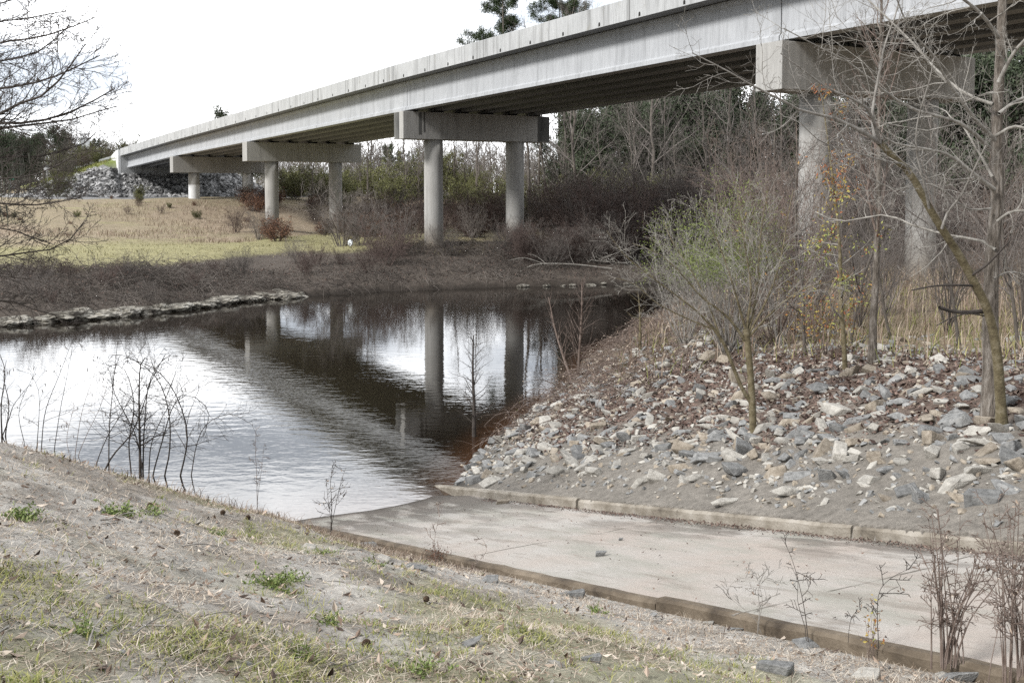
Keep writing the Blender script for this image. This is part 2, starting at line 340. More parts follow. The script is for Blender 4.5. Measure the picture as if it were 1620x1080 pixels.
def ground_mat():
    m = bpy.data.materials.new('ground'); m.use_nodes = True; t = m.node_tree; n = t.nodes; l = t.links; b = n['Principled BSDF']
    b.inputs['Roughness'].default_value = .95; b.inputs['Specular IOR Level'].default_value = .15
    a = n.new('ShaderNodeAttribute'); a.attribute_name = 'col'; tc = n.new('ShaderNodeTexCoord')
    def nz(s, d=8, r=.7):
        q = n.new('ShaderNodeTexNoise'); q.inputs['Scale'].default_value = s; q.inputs['Detail'].default_value = d; q.inputs['Roughness'].default_value = r
        l.new(tc.outputs['Object'], q.inputs[0]); return q.outputs['Fac']
    def mr(f, lo, hi, a0, b0):
        r = n.new('ShaderNodeMapRange'); r.inputs[1].default_value = lo; r.inputs[2].default_value = hi; r.inputs[3].default_value = a0; r.inputs[4].default_value = b0
        l.new(f, r.inputs[0]); return r.outputs[0]
    def scale(c, f):
        v = n.new('ShaderNodeVectorMath'); v.operation = 'SCALE'; l.new(c, v.inputs[0]); l.new(f, v.inputs['Scale']); return v.outputs[0]
    c = scale(a.outputs['Color'], mr(nz(9), .3, .7, .62, 1.3))
    c = scale(c, mr(nz(60, 5), .3, .7, .7, 1.28))
    c = scale(c, mr(nz(1.1, 6), .3, .7, .8, 1.18))
    l.new(c, b.inputs['Base Color'])
    bp = n.new('ShaderNodeBump'); bp.inputs['Strength'].default_value = .7; bp.inputs['Distance'].default_value = .03
    l.new(nz(25, 8, .75), bp.inputs['Height']); l.new(bp.outputs[0], b.inputs['Normal'])
    return m
me = mesh_np('ground', V, quads, ground_mat(), True, col=gcol(V[:, 0], V[:, 1], hz))
link('ground', me, kind='structure')
# ------------------------------------------------------------------ river
def water_mat():
    m = bpy.data.materials.new('river water'); m.use_nodes = True; t = m.node_tree; n = t.nodes; l = t.links; b = n['Principled BSDF']
    b.inputs['Roughness'].default_value = .02; b.inputs['IOR'].default_value = 1.62
    a = n.new('ShaderNodeAttribute'); a.attribute_name = 'tint'
    cr = n.new('ShaderNodeValToRGB'); e = cr.color_ramp.elements
    e[0].position = 0; e[0].color = (.0095, .0075, .0055, 1); e[1].position = 1; e[1].color = (.055, .027, .014, 1)
    l.new(a.outputs['Fac'], cr.inputs[0]); l.new(cr.outputs[0], b.inputs['Base Color'])
    tc = n.new('ShaderNodeTexCoord')
    def nz(s, st, d, r=.5):
        mp = n.new('ShaderNodeMapping'); mp.inputs['Scale'].default_value = st; mp.inputs['Rotation'].default_value = (0, 0, .25); l.new(tc.outputs['Object'], mp.inputs[0])
        q = n.new('ShaderNodeTexNoise'); q.inputs['Scale'].default_value = s; q.inputs['Detail'].default_value = d; q.inputs['Roughness'].default_value = r
        l.new(mp.outputs[0], q.inputs[0]); return q.outputs['Fac']
    # patches of breeze: ripples stronger in some reaches than others
    pr = n.new('ShaderNodeMapRange'); pr.inputs[1].default_value = .4; pr.inputs[2].default_value = .62; pr.inputs[3].default_value = .25; pr.inputs[4].default_value = 1
    l.new(nz(.07, (1, 1.8, 1), 3), pr.inputs[0])
    b1 = n.new('ShaderNodeBump'); b1.inputs['Distance'].default_value = .05; l.new(nz(3.2, (.55, 1, 1), 3, .55), b1.inputs['Height'])
    mu = n.new('ShaderNodeMath'); mu.operation = 'MULTIPLY'; mu.inputs[1].default_value = .115; l.new(pr.outputs[0], mu.inputs[0]); l.new(mu.outputs[0], b1.inputs['Strength'])
    b2 = n.new('ShaderNodeBump'); b2.inputs['Distance'].default_value = .05; b2.inputs['Strength'].default_value = .03
    l.new(nz(1.1, (.6, 1, 1), 2), b2.inputs['Height']); l.new(b1.outputs[0], b2.inputs['Normal']); l.new(b2.outputs[0], b.inputs['Normal'])
    return m
wxs = axis([(-800, -60, 200, 6), (-60, -8, 6, .3), (-8, 8, .25, .25), (8, 60, .3, 6), (60, 800, 6, 200)])
wys = axis([(-20, 10, 5, .4), (10, 32, .25, .25), (32, 140, .4, 8)])
WXX, WYY = np.meshgrid(wxs, wys); dep = -H(WXX.ravel(), WYY.ravel(), False)
near = (WYY.ravel() < 40)
shal = np.clip(1-dep/.55, 0, 1)**1.3*near
idx = np.arange(WXX.size).reshape(WXX.shape)
q = np.stack([idx[:-1, :-1], idx[:-1, 1:], idx[1:, 1:], idx[1:, :-1]], -1).reshape(-1, 4)
link('river_water', mesh_np('river_water', np.stack([WXX.ravel(), WYY.ravel(), 0*dep], 1), q, water_mat(), True, tint=shal), kind='structure')
# ------------------------------------------------------------------ solid helpers
def prism(bm, prof, s0, s1, z0=None, z1=None):
    """extrude a (t,z) profile from s0 to s1; z0/z1 are height offsets at both ends (sloped)"""
    a = [bm.verts.new((t, s0, z+(z0 or 0))) for t, z in prof]; b = [bm.verts.new((t, s1, z+(z1 or 0))) for t, z in prof]
    n = len(prof)
    for i in range(n): bm.faces.new((a[i], a[(i+1) % n], b[(i+1) % n], b[i]))
    bm.faces.new(a[::-1]); bm.faces.new(b)
def box(bm, x0, x1, y0, y1, z0, z1):
    v = [bm.verts.new(p) for p in ((x0, y0, z0), (x1, y0, z0), (x1, y1, z0), (x0, y1, z0), (x0, y0, z1), (x1, y0, z1), (x1, y1, z1), (x0, y1, z1))]
    for f in ((3, 2, 1, 0), (4, 5, 6, 7), (0, 1, 5, 4), (1, 2, 6, 5), (2, 3, 7, 6), (3, 0, 4, 7)): bm.faces.new([v[i] for i in f])
def fin(name, bm, m, parent=None, bevel=0, smooth=False, **kw):
    bmesh.ops.recalc_face_normals(bm, faces=bm.faces)
    if bevel: bmesh.ops.bevel(bm, geom=bm.edges[:], offset=bevel, segments=2, affect='EDGES', profile=.6)
    me = bpy.data.meshes.new(name); bm.to_mesh(me); bm.free()
    for f in me.polygons: f.use_smooth = smooth
    for q in (m if isinstance(m, (list, tuple)) else [m]): me.materials.append(q)
    return link(name, me, parent, **kw)
# ------------------------------------------------------------------ bridge
rng = np.random.default_rng(11)
br = empty('highway_bridge', (OFF*BN[0], OFF*BN[1], 0), TH, label='long grey concrete girder bridge on round columns crossing the river', cat='bridge')
def lerp(s, A): return float(np.interp(s, ST, A))
PF = .92                                                      # parapet face height incl. slab edge
GN = 6; G0, G1 = .36, 9.44
W_OUT = -.85; E_OUT = 10.65
drain_me = None
for i in range(5):
    s0, s1 = ST[i]+.03, ST[i+1]-.03
    g0, g1 = lerp(s0, GBZ), lerp(s1, GBZ); p0, p1 = lerp(s0, PTZ), lerp(s1, PTZ)
    # girders: bulb flange below, web, flared top flange
    for k in range(GN):
        tcn = G0+(G1-G0)*k/(GN-1); bm = bmesh.new()
        d0, d1 = p0-PF-g0-.03, p1-PF-g1-.03
        def pf(d): return [(tcn-.36, 0), (tcn+.36, 0), (tcn+.36, .2), (tcn+.11, .42), (tcn+.11, d-.34), (tcn+.5, d-.16), (tcn+.5, d), (tcn-.5, d), (tcn-.5, d-.16), (tcn-.11, d-.34), (tcn-.11, .42), (tcn-.36, .2)]
        if k == 0:
            def pf(d): return [(tcn-.36, 0), (tcn+.36, 0), (tcn+.36, .2), (tcn+.11, .42), (tcn+.11, d-.34), (tcn+.5, d-.16), (tcn+.5, d), (tcn-.36, d), (tcn-.36, d-.1), (tcn-.26, d-.26), (tcn-.26, .27), (tcn-.36, .18)]
        a = [bm.verts.new((t, s0, g0+z)) for t, z in pf(d0)]; b = [bm.verts.new((t, s1, g1+z)) for t, z in pf(d1)]
        n = len(a)
        for j in range(n): bm.faces.new((a[j], a[(j+1) % n], b[(j+1) % n], b[j]))
        bm.faces.new(a[::-1]); bm.faces.new(b)
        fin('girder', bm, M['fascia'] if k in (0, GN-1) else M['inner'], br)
    # diaphragms between girders at both ends and mid-span
    for sd in (s0+.5, (s0+s1)/2, s1-.5):
        bm = bmesh.new(); gz = lerp(sd, GBZ); pz = lerp(sd, PTZ)-PF
        for k in range(GN-1):
            ta = G0+(G1-G0)*k/(GN-1)+.115; tb = G0+(G1-G0)*(k+1)/(GN-1)-.115
            box(bm, ta, tb, sd-.12, sd+.12, gz+.45, pz-.36)
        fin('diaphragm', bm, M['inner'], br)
    # deck slab
    bm = bmesh.new(); z0, z1 = p0-PF, p1-PF
    prism(bm, [(W_OUT+.03, 0), (E_OUT-.03, 0), (E_OUT-.03, .2), (W_OUT+.03, .2)], ST[i]+.005, ST[i+1]-.005, z0, z1)
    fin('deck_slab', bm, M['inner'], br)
    # parapets
    for side in (0, 1):
        o = W_OUT if side == 0 else E_OUT; sg = 1 if side == 0 else -1
        bm = bmesh.new()
        prof = [(o, -.02), (o+sg*.028, -.02), (o+sg*.028, .203), (o+sg*.45, .203), (o+sg*.40, .32), (o+sg*.24, .55), (o+sg*.2, .92), (o+sg*.02, .92), (o, .9)]
        prism(bm, prof if side == 0 else prof[::-1], ST[i]+.012, ST[i+1]-.012, z0, z1)
        pp = fin('parapet', bm, M['parapet'], br)
        if side == 0:
            nd = int(round((s1-s0)/2.9))
            for j in range(nd):
                sd = s0+(j+.5)*(s1-s0)/nd; zz = lerp(sd, PTZ)-PF
                if drain_me is None:
                    bm = bmesh.new()
                    pts = [(-.07, 0), (.07, 0), (.07, .12), (.045, .17), (0, .19), (-.045, .17), (-.07, .12)]
                    A = [bm.verts.new((-.004, a, b)) for a, b in pts]; B = [bm.verts.new((.02, a, b)) for a, b in pts]
                    bm.faces.new(A)
                    for q_ in range(7): bm.faces.new((A[q_], A[(q_+1) % 7], B[(q_+1) % 7], B[q_]))
                    dob = fin('drain_opening', bm, M['gap'], pp); drain_me = dob.data
                else: dob = link('drain_opening', drain_me, pp)
                dob.location = (W_OUT, sd, zz+.03)
CBZ = [9.4, 9.13, 8.68, 8.08, 7.49]
CAPL0, CAPL1 = -.51, 10.3; CT = (1.93, 8.0); CR = .61; pad_me = None
for i in range(5):
    s = ST[i]; g = GBZ[i]; bm = bmesh.new()
    prism(bm, [(CAPL0, CBZ[i]), (CAPL1, CBZ[i]), (CAPL1, g-.1), (CAPL0, g-.1)], s-.7, s+.7)
    cap = fin('pier_cap', bm, M['pier'], br, .025)
    for k in range(GN):
        tcn = G0+(G1-G0)*k/(GN-1)
        for ds in (-.3, .3):
            if pad_me is None:
                bm = bmesh.new(); box(bm, -.3, .3, -.12, .12, -.105, .002); o = fin('bearing_pad', bm, M['gap'], cap); pad_me = o.data
            else: o = link('bearing_pad', pad_me, cap)
            o.location = (tcn, s+ds, g)
    if i == 2:                                                # run-off stains on the ends of this one cap
        z0, z1 = CBZ[i]+.03, g-.13
        for q_ in ((.55, .78, s-.7035, s-.69, z0+.25, z1), (.9, 1.02, s-.7035, s-.69, z0+.4, z1), (9.35, 10.27, s-.7035, s-.69, z0, z1), (CAPL0-.0035, CAPL0+.02, s-.1, s+.67, z0, z1)):
            bm = bmesh.new(); box(bm, *q_); fin('run_off_stain', bm, M['stain'], cap)
    for k, tt in enumerate(CT):
        X, Y = b2w(tt, s); gz = float(H(X, Y, False))-.6; bm = bmesh.new()
        nseg = 40; zs = np.linspace(gz, CBZ[i]+.01, 8); rings = []
        for z in zs: rings.append([bm.verts.new((tt+CR*math.cos(a), s+CR*math.sin(a), z)) for a in np.linspace(0, 2*math.pi, nseg, endpoint=False)])
        for A, B in zip(rings[:-1], rings[1:]):
            for j in range(nseg): bm.faces.new((A[j], A[(j+1) % nseg], B[(j+1) % nseg], B[j]))
        bm.faces.new(rings[-1])
        co = fin('pier_column', bm, M['pier'], cap, smooth=True)
        if i == 4:
            gz += .6; bm = bmesh.new(); arcs = np.linspace(0, 2*math.pi, 40, endpoint=False) if k == 0 else np.linspace(rad(200), rad(285), 12)
            z0, z1 = (gz-.3, gz+1.65) if k == 0 else (gz+1.5, gz+2.9)
            A = [bm.verts.new((tt+(CR+.004)*math.cos(a), s+(CR+.004)*math.sin(a), z0+(0 if k == 0 else .25*math.sin(3*a)))) for a in arcs]
            B = [bm.verts.new((tt+(CR+.004)*math.cos(a), s+(CR+.004)*math.sin(a), z1+(0 if k == 0 else .25*math.cos(5*a)))) for a in arcs]
            for j in range(len(arcs)-(1 if k else 0)): bm.faces.new((A[j], A[(j+1) % len(arcs)], B[(j+1) % len(arcs)], B[j]))
            fin('paint_patch', bm, M['white'], cap, smooth=True)
# abutment and its wing walls
bm = bmesh.new(); box(bm, -.75, 10.55, ST[5]+.02, ST[5]+.9, 6.8, 10.02); fin('abutment_wall', bm, M['parapet'], br)
for o in (-.95, 10.6):
    bm = bmesh.new(); pts = [(ST[5]+.02, 7.0), (ST[5]+4.6, 8.4), (ST[5]+4.6, 10.2), (ST[5]+1.4, 10.8), (ST[5]+.02, 10.85)]
    A = [bm.verts.new((o-.15, a, b)) for a, b in pts]; B = [bm.verts.new((o+.18, a, b)) for a, b in pts]
    bm.faces.new(A[::-1]); bm.faces.new(B)
    for j in range(5): bm.faces.new((A[j], A[(j+1) % 5], B[(j+1) % 5], B[j]))
    fin('wing_wall', bm, M['white'] if o < 0 else M['parapet'], br, .02)
# road on the embankment
bm = bmesh.new(); v = []
for sb in (152.3, 260.): 
    for t in (.2, 9.6): X, Y = b2w(t, sb); v.append(bm.verts.new((X, Y, 9.75-.03*(sb-151.3)+.02)))
bm.faces.new((v[0], v[1], v[3], v[2])); fin('road', bm, M['asphalt'], kind='structure')
# guard rail
gr = empty('guardrail', (*b2w(-.6, 155.5), 9.6), TH, label='steel guardrail along the top of the grassy embankment', cat='guardrail')
bm = bmesh.new(); L_ = 62
prism(bm, [(-.02, .45), (.03, .52), (-.02, .6), (.03, .68), (-.02, .76), (.0, .76), (.05, .68), (0, .6), (.05, .52), (0, .45)], 0, L_, 0, -.03*L_)
fin('rail_beam', bm, M['metal'], gr); pm = None
for j in range(31):
    if pm is None:
        bm = bmesh.new(); box(bm, -.08, .08, -.07, .07, -.5, .74); o = fin('rail_post', bm, M['metal'], gr); pm = o.data
    else: o = link('rail_post', pm, gr)
    o.location = (.15, j*2.0+.3, -.06*j)
# ------------------------------------------------------------------ boat ramp and kerbs (local x = up the ramp, y = to the left of it)
ra = math.atan2(AX[1], AX[0])
def ramp_mat():
    m = bpy.data.materials.new('ramp concrete'); m.use_nodes = True; t = m.node_tree; n = t.nodes; l = t.links; b = n['Principled BSDF']; b.inputs['Roughness'].default_value = .9
    b.inputs['Specular IOR Level'].default_value = .2
    tc = n.new('ShaderNodeTexCoord'); sp = n.new('ShaderNodeSeparateXYZ'); l.new(tc.outputs['Object'], sp.inputs[0])
    def nz(s, st=(1, 1, 1), d=7, r=.65):
        mp = n.new('ShaderNodeMapping'); mp.inputs['Scale'].default_value = st; l.new(tc.outputs['Object'], mp.inputs[0])
        q = n.new('ShaderNodeTexNoise'); q.inputs['Scale'].default_value = s; q.inputs['Detail'].default_value = d; q.inputs['Roughness'].default_value = r; l.new(mp.outputs[0], q.inputs[0]); return q.outputs['Fac']
    def mth(op, a, bb):
        q = n.new('ShaderNodeMath'); q.operation = op
        for i, v in enumerate((a, bb)):
            if isinstance(v, (int, float)): q.inputs[i].default_value = v
            else: l.new(v, q.inputs[i])
        return q.outputs[0]
    def mr(f, lo, hi):
        r = n.new('ShaderNodeMapRange'); r.inputs[1].default_value = lo; r.inputs[2].default_value = hi; l.new(f, r.inputs[0]); return r.outputs[0]
    def mix(f, a, bb):
        x = n.new('ShaderNodeMix'); x.data_type = 'RGBA'; l.new(f, x.inputs[0])
        for s, v in ((6, a), (7, bb)):
            if isinstance(v, tuple): x.inputs[s].default_value = (*v, 1)
            else: l.new(v, x.inputs[s])
        return x.outputs[2]
    c = mix(mr(nz(.6), .4, .6), (.345, .305, .272), (.36, .342, .318))
    c = mix(mr(nz(1.4, (.35, 1, 1)), .48, .62), c, (.28, .272, .24))
    c = mix(mth('MULTIPLY', mr(nz(1.9, (.3, 1.9, 1), 9, .7), .53, .64), .75), c, (.2, .175, .15))
    low = mr(sp.outputs['X'], 6.2, .6)                                   # mud towards the water
    edge = mr(sp.outputs['Y'], -1.3, -.05)                               # silt along the right kerb
    mud = mth('MULTIPLY', mth('MAXIMUM', mth('MULTIPLY', low, .95), mth('MULTIPLY', edge, .9)), mr(nz(1.5, (.45, 1.5, 1), 7, .62), .45, .54))
    c = mix(mud, c, (.105, .092, .08))
    c = mix(mr(sp.outputs['X'], .75, .05), c, (.05, .043, .037))
    c = mix(mth('MULTIPLY', mr(nz(28, (1, 1, 1), 8, .85), .48, .7), .6), c, (.24, .215, .19))
    # casting joints across the ramp
    fr = mth('ABSOLUTE', mth('SUBTRACT', mth('FRACT', mth('DIVIDE', mth('ADD', sp.outputs['X'], mth('MULTIPLY', nz(1.5), .09)), 4.6), 0), .33), 0)
    jm = mth('MULTIPLY', mr(fr, .0055, .002), mr(nz(1.6), .45, .58))
    c = mix(jm, c, (.11, .1, .085))
    l.new(c, b.inputs['Base Color'])
    bp = n.new('ShaderNodeBump'); bp.inputs['Strength'].default_value = .5; bp.inputs['Distance'].default_value = .02
    l.new(mth('ADD', nz(14, (1, 1, 1), 8, .75), mth('MULTIPLY', mud, 1.2)), bp.inputs['Height']); l.new(bp.outputs[0], b.inputs['Normal'])
    return m
rs = np.arange(-5, 24.01, .1); rw = np.linspace(0, RW, 31); A, B = np.meshgrid(rs, rw)
zz = RS*A+(fbm(A*.7+5, B*.9, 4, 77)-.45)*.05*np.clip((RW-B)/.4, 0, 1)
mudz = np.clip((3.8-A)/3, 0, 1)*np.clip((1.2-B)/1.2, 0, 1)*.10*fbm(A*2, B*2, 4, 13); zz = zz+mudz
V = np.stack([A.ravel(), -B.ravel(), zz.ravel()], 1); idx = np.arange(A.size).reshape(A.shape)
q = np.stack([idx[:-1, :-1], idx[1:, :-1], idx[1:, 1:], idx[:-1, 1:]], -1).reshape(-1, 4)
RROT = math.atan2(AX[1], AX[0])
o = link('boat_ramp', mesh_np('boat_ramp', V, q, ramp_mat(), True), loc=(P0[0], P0[1], 0), kind='structure'); o.rotation_euler = (0, 0, RROT)
def kerb(name, y0, y1, top, bot, cuts, s0, label, seed, km='kerb'):
    r = np.random.default_rng(seed); bm = bmesh.new(); edges = [s0]+list(cuts)+[24.]
    for a, b in zip(edges[:-1], edges[1:]):
        n = max(2, int((b-a)/.25)); dz = r.normal(0, .012); dy = r.normal(0, .008); prev = None
        for i in range(n+1):
            s = a+.012+(b-a-.024)*i/n; j = lambda m: r.normal(0, m)
            zt = RS*s+top+dz+j(.002); zb = RS*s+bot; c = .022+abs(j(.008))
            ring = [bm.verts.new(p) for p in ((s, y0+dy, zb), (s, y1+dy, zb), (s, y1+dy, zt-c), (s, y1+dy-c, zt), (s, y0+dy+c, zt), (s, y0+dy, zt-c))]
            if prev:
                for k in range(6): bm.faces.new((prev[k], prev[(k+1) % 6], ring[(k+1) % 6], ring[k]))
            else: bm.faces.new(ring[::-1])
            prev = ring
        bm.faces.new(prev)
    o = fin(name, bm, M[km], kind='thing', label=label, cat='kerb'); o.location = (P0[0], P0[1], 0); o.rotation_euler = (0, 0, RROT)
    return o
kerb('concrete_kerb', .0, .16, .14, -.35, [3.9, 6.2, 9.1, 11.6, 14.5, 18], -2.2, 'stained raised concrete kerb between the boat ramp and the stony bank', 3)
kerb('concrete_kerb', -RW-.1, -RW+.03, .028, -.4, [5.5, 9.8, 14.1, 18.6], -1, 'low dark concrete edge of the boat ramp beside the grassy bank', 4, 'kerb_dark')
# ------------------------------------------------------------------ tubes (branches, canes) and leaves
class Tubes:
    def __init__(self): self.b = []
    def add(self, P, R, sides=4):
        if len(P): self.b.append((np.asarray(P, float), np.asarray(R, float), sides))
        return self
    def arrays(self):
        VV, FF, n0 = [], [], 0
        for P, R, S in self.b:
            B_, n, _ = P.shape
            T = np.gradient(P, axis=1); T = norm(T)
            ref = np.where(np.abs(T[:, :1, 2:3]) > .8, np.array([1., 0, 0]), np.array([0, 0, 1.]))
            U = norm(np.cross(T, np.broadcast_to(ref, T.shape))); W_ = np.cross(T, U)
            a = np.arange(S)*2*math.pi/S
            ring = P[:, :, None]+R[:, :, None, None]*(np.cos(a)[None, None, :, None]*U[:, :, None]+np.sin(a)[None, None, :, None]*W_[:, :, None])
            VV.append(ring.reshape(-1, 3))
            idx = n0+np.arange(B_*n*S).reshape(B_, n, S); nx = np.roll(idx, -1, 2)
            FF.append(np.stack([idx[:, :-1], nx[:, :-1], nx[:, 1:], idx[:, 1:]], -1).reshape(-1, 4)); n0 += B_*n*S
        return np.concatenate(VV), np.concatenate(FF)
    def mesh(self, name, m, smooth=True): V, F4 = self.arrays(); return mesh_np(name, V, F4, m, smooth)
def spline(pts, n):
    """smooth resample of a control polyline to n points"""
    pts = np.asarray(pts, float)
    if len(pts) == 2: pts = np.array([pts[0], (pts[0]+pts[1])/2, pts[1]])
    d = np.r_[0, np.cumsum(np.linalg.norm(np.diff(pts, axis=0), axis=1))]; e = np.concatenate([[2*pts[0]-pts[1]], pts, [2*pts[-1]-pts[-2]]])
    out = []
    for t in np.linspace(0, d[-1], n):
        i = min(np.searchsorted(d, t, 'right')-1, len(pts)-2); f = (t-d[i])/max(d[i+1]-d[i], 1e-9)
        p0, p1, p2, p3 = e[i:i+4]
        out.append(.5*((2*p1)+(-p0+p2)*f+(2*p0-5*p1+4*p2-p3)*f*f+(-p0+3*p1-3*p2+p3)*f**3))
    return np.array(out)
def march(r, P, D, L, n, wig, trop):
    """grow B polylines of n points from P along D; trop = (3,) pull"""
    out = [P]; st = (L/(n-1))[:, None]; D = norm(D)
    for i in range(n-1):
        D = norm(D+r.normal(0, wig, D.shape)+np.asarray(trop)); P = P+D*st; out.append(P)
    return np.stack(out, 1)
def kids(r, P, R, nb, f0=.25, f1=.98, ang=(30, 60), lr=(.35, .6), n=5, wig=.12, trop=(0, 0, .05), rr=.6, rmin=.002, taper=.25, Labs=None, up=0):
    B_, m, _ = P.shape; plen = np.linalg.norm(np.diff(P, axis=1), axis=2).sum(1)
    f = f0+(f1-f0)*(np.arange(nb)[None]+r.uniform(0, 1, (B_, nb)))/nb
    x = f*(m-1); i = np.minimum(x.astype(int), m-2); fr = (x-i)[..., None]; bi = np.arange(B_)[:, None]
    pos = P[bi, i]*(1-fr)+P[bi, i+1]*fr; T = norm(P[bi, i+1]-P[bi, i]); rad_ = R[bi, i]*(1-fr[..., 0])+R[bi, i+1]*fr[..., 0]
    q = r.normal(0, 1, T.shape); q[..., 2] += up; q = norm(q-(q*T).sum(-1, keepdims=True)*T)
    a = np.radians(r.uniform(*ang, f.shape))[..., None]; D = np.cos(a)*T+np.sin(a)*q
    L = (plen[:, None] if Labs is None else Labs)*r.uniform(*lr, f.shape)*(1-.5*(f-f0)/(f1-f0+1e-6))
    r0 = np.maximum(rad_*rr*r.uniform(.7, 1.1, f.shape), rmin)
    P2 = march(r, pos.reshape(-1, 3), D.reshape(-1, 3), L.ravel(), n, wig, trop)
    R2 = np.maximum(r0.reshape(-1, 1)*np.linspace(1, taper, n)[None], rmin*.7)
    return P2, R2
def trunk(r, base, top, r0, r1, n=10, wob=.05):
    base = np.asarray(base, float); top = np.asarray(top, float); f = np.linspace(0, 1, n)[:, None]
    P = base+(top-base)*f; h = np.linalg.norm(top-base); wv = np.cumsum(r.normal(0, wob*h/n**.5*.5, (n, 3)), 0); wv[:, 2] *= .2; P = P+wv*np.minimum(1, f*2)
    R = r0+(r1-r0)*f[:, 0]**.85; R[0] *= 1.25
    return P[None], R[None]
def leaves(r, pts, size, asp=.45, spread=0., down=0., fold=.12, flat=None):
    """one folded four-point leaf per point"""
    n = len(pts); pts = pts+r.normal(0, 1, (n, 3))*spread
    d = r.normal(0, 1, (n, 3)); d[:, 2] -= down
    if flat is not None: d[:, 2] *= flat
    d = norm(d); s = norm(np.cross(d, r.normal(0, 1, (n, 3)) if flat is None else np.array([0, 0, 1.])+r.normal(0, flat, (n, 3)))); k = np.cross(d, s)
    L = (size*r.uniform(.6, 1.3, n))[:, None]
    V = np.stack([pts, pts+d*L*.5+s*L*asp*.5+k*L*fold, pts+d*L, pts+d*L*.5-s*L*asp*.5+k*L*fold], 1)
    F4 = np.arange(4*n).reshape(n, 4)
    return V.reshape(-1, 3), F4
def blades(r, pts, length, width, lean=.5, droop=.35, dirs=None):
    """curved grass blades: two quads, narrow tip"""
    n = len(pts); a = r.uniform(0, 2*math.pi, n); o = np.stack([np.cos(a), np.sin(a), np.zeros(n)], 1)
    if dirs is not None: o = norm(o*.6+dirs)
    L = (length*r.uniform(.5, 1.3, n))[:, None]; ln = (lean*r.uniform(.2, 1.6, n))[:, None]
    s = np.stack([-o[:, 1], o[:, 0], np.zeros(n)], 1)*(width*r.uniform(.7, 1.3, n))[:, None]*.5
    z = np.array([0, 0, 1.]); d1 = norm(z+o*ln); p1 = pts+d1*L*.55; d2 = norm(z*(1-droop*1.2)+o*(ln+droop*1.3)); p2 = p1+d2*L*.45
    V = np.stack([pts-s, pts+s, p1-s*.8, p1+s*.8, p2-s*.15, p2+s*.15], 1).reshape(-1, 3); b = np.arange(n)[:, None]*6
    F4 = np.concatenate([b+np.array([0, 1, 3, 2]), b+np.array([2, 3, 5, 4])]).reshape(-1, 4)
    return V, F4
def tintv(r, n, k): return np.repeat(r.uniform(0, 1, n), k)
def leafmesh(name, r, pts, size, m, **kw):
    V, F4 = leaves(r, pts, size, **kw); return mesh_np(name, V, F4, m, False, tint=tintv(r, len(pts), 4))
def blademesh(name, r, pts, length, width, m, **kw):
    V, F4 = blades(r, pts, length, width, **kw); return mesh_np(name, V, F4, m, False, tint=tintv(r, len(pts), 6))
def G(P): P = np.asarray(P, float); return np.stack([P[:, 0], P[:, 1], H(P[:, 0], P[:, 1])], 1)
def inview(P, mx=60): q = proj(P); return (q[:, 2] > 2) & (q[:, 0] > -mx) & (q[:, 0] < 1620+mx) & (q[:, 1] < 1080+mx) & (q[:, 1] > -mx)
# ------------------------------------------------------------------ stones
def rock_me(name, seed, flat, m):
    r = np.random.default_rng(seed); bm = bmesh.new()
    c8 = np.array([(a, b, c) for a in (-1, 1) for b in (-1, 1) for c in (-1, 1)], float); p = c8*r.uniform(.45, 1.05, (8, 3)); p[:, 0] += p[:, 2]*r.normal(0, .3); p[:, 1] += p[:, 2]*r.normal(0, .3); p = np.concatenate([p, norm(r.normal(0, 1, (4, 3)))*r.uniform(.8, 1.1, (4, 1))])*np.array([1, r.uniform(.6, .85), flat])
    for q in p: bm.verts.new(q*.5)
    res = bmesh.ops.convex_hull(bm, input=bm.verts[:])
    bmesh.ops.delete(bm, geom=[g for g in res['geom_interior'] if isinstance(g, bmesh.types.BMVert)], context='VERTS')
    bmesh.ops.bevel(bm, geom=bm.edges[:], offset=.03, segments=1, affect='EDGES')
    me = bpy.data.meshes.new(name); bmesh.ops.recalc_face_normals(bm, faces=bm.faces); bm.to_mesh(me); bm.free(); me.materials.append(m)
    return me
KINDS = ['stone_grey', 'stone_tan', 'stone_pale']
ROCK = [rock_me('riprap_stone', 100+i, [.45, .6, .38, .7, .5, .42, .55, .65, .35, .5, .6, .45][i], M['stone_grey']) for i in range(12)]
ROCKA = []
for me in ROCK:
    v = np.empty(len(me.vertices)*3, np.float32); me.vertices.foreach_get('co', v); me.calc_loop_triangles()
    tr = np.empty(len(me.loop_triangles)*3, np.int32); me.loop_triangles.foreach_get('vertices', tr); ROCKA.append((v.reshape(-1, 3), tr.reshape(-1, 3)))
def eul(a, b, c):
    return np.array(mathutils.Euler((a, b, c)).to_matrix())
import mathutils
rng = np.random.default_rng(5)
cand = []
for _ in range(14000):
    s = rng.uniform(-13, 13); w_ = -rng.uniform(.3, 11.5); x, y = xy(s, w_); u = float(right_u(np.array(x), np.array(y)))
    if u < -.25 or y < 4: continue
    d = -w_
    dens = sstep(.3, 1.1, d)*(1-.85*sstep(4.4, 6.2, d)) if s > 1 else sstep(-.3, .2, u)*(1-.8*sstep(1.6, 3.2, u))
    dens *= .25+1.1*float(vnoise(x*.9, y*.9, 8)); dens *= 1-.55*float(sstep(2.2, .8, d))*(s > 2.5)
    dens *= 1-.45*sstep(2.4, 3.6, d)*(s > 0)
    if s < -3.5: dens *= .15
    if rng.random() > dens: continue
    size = .075+.27*rng.random()**2.3
    if rng.random() < .02: size *= 1.35
    cand.append((x, y, size, s, w_))
cand.sort(key=lambda c: -c[2])
cell = {}; keep = []
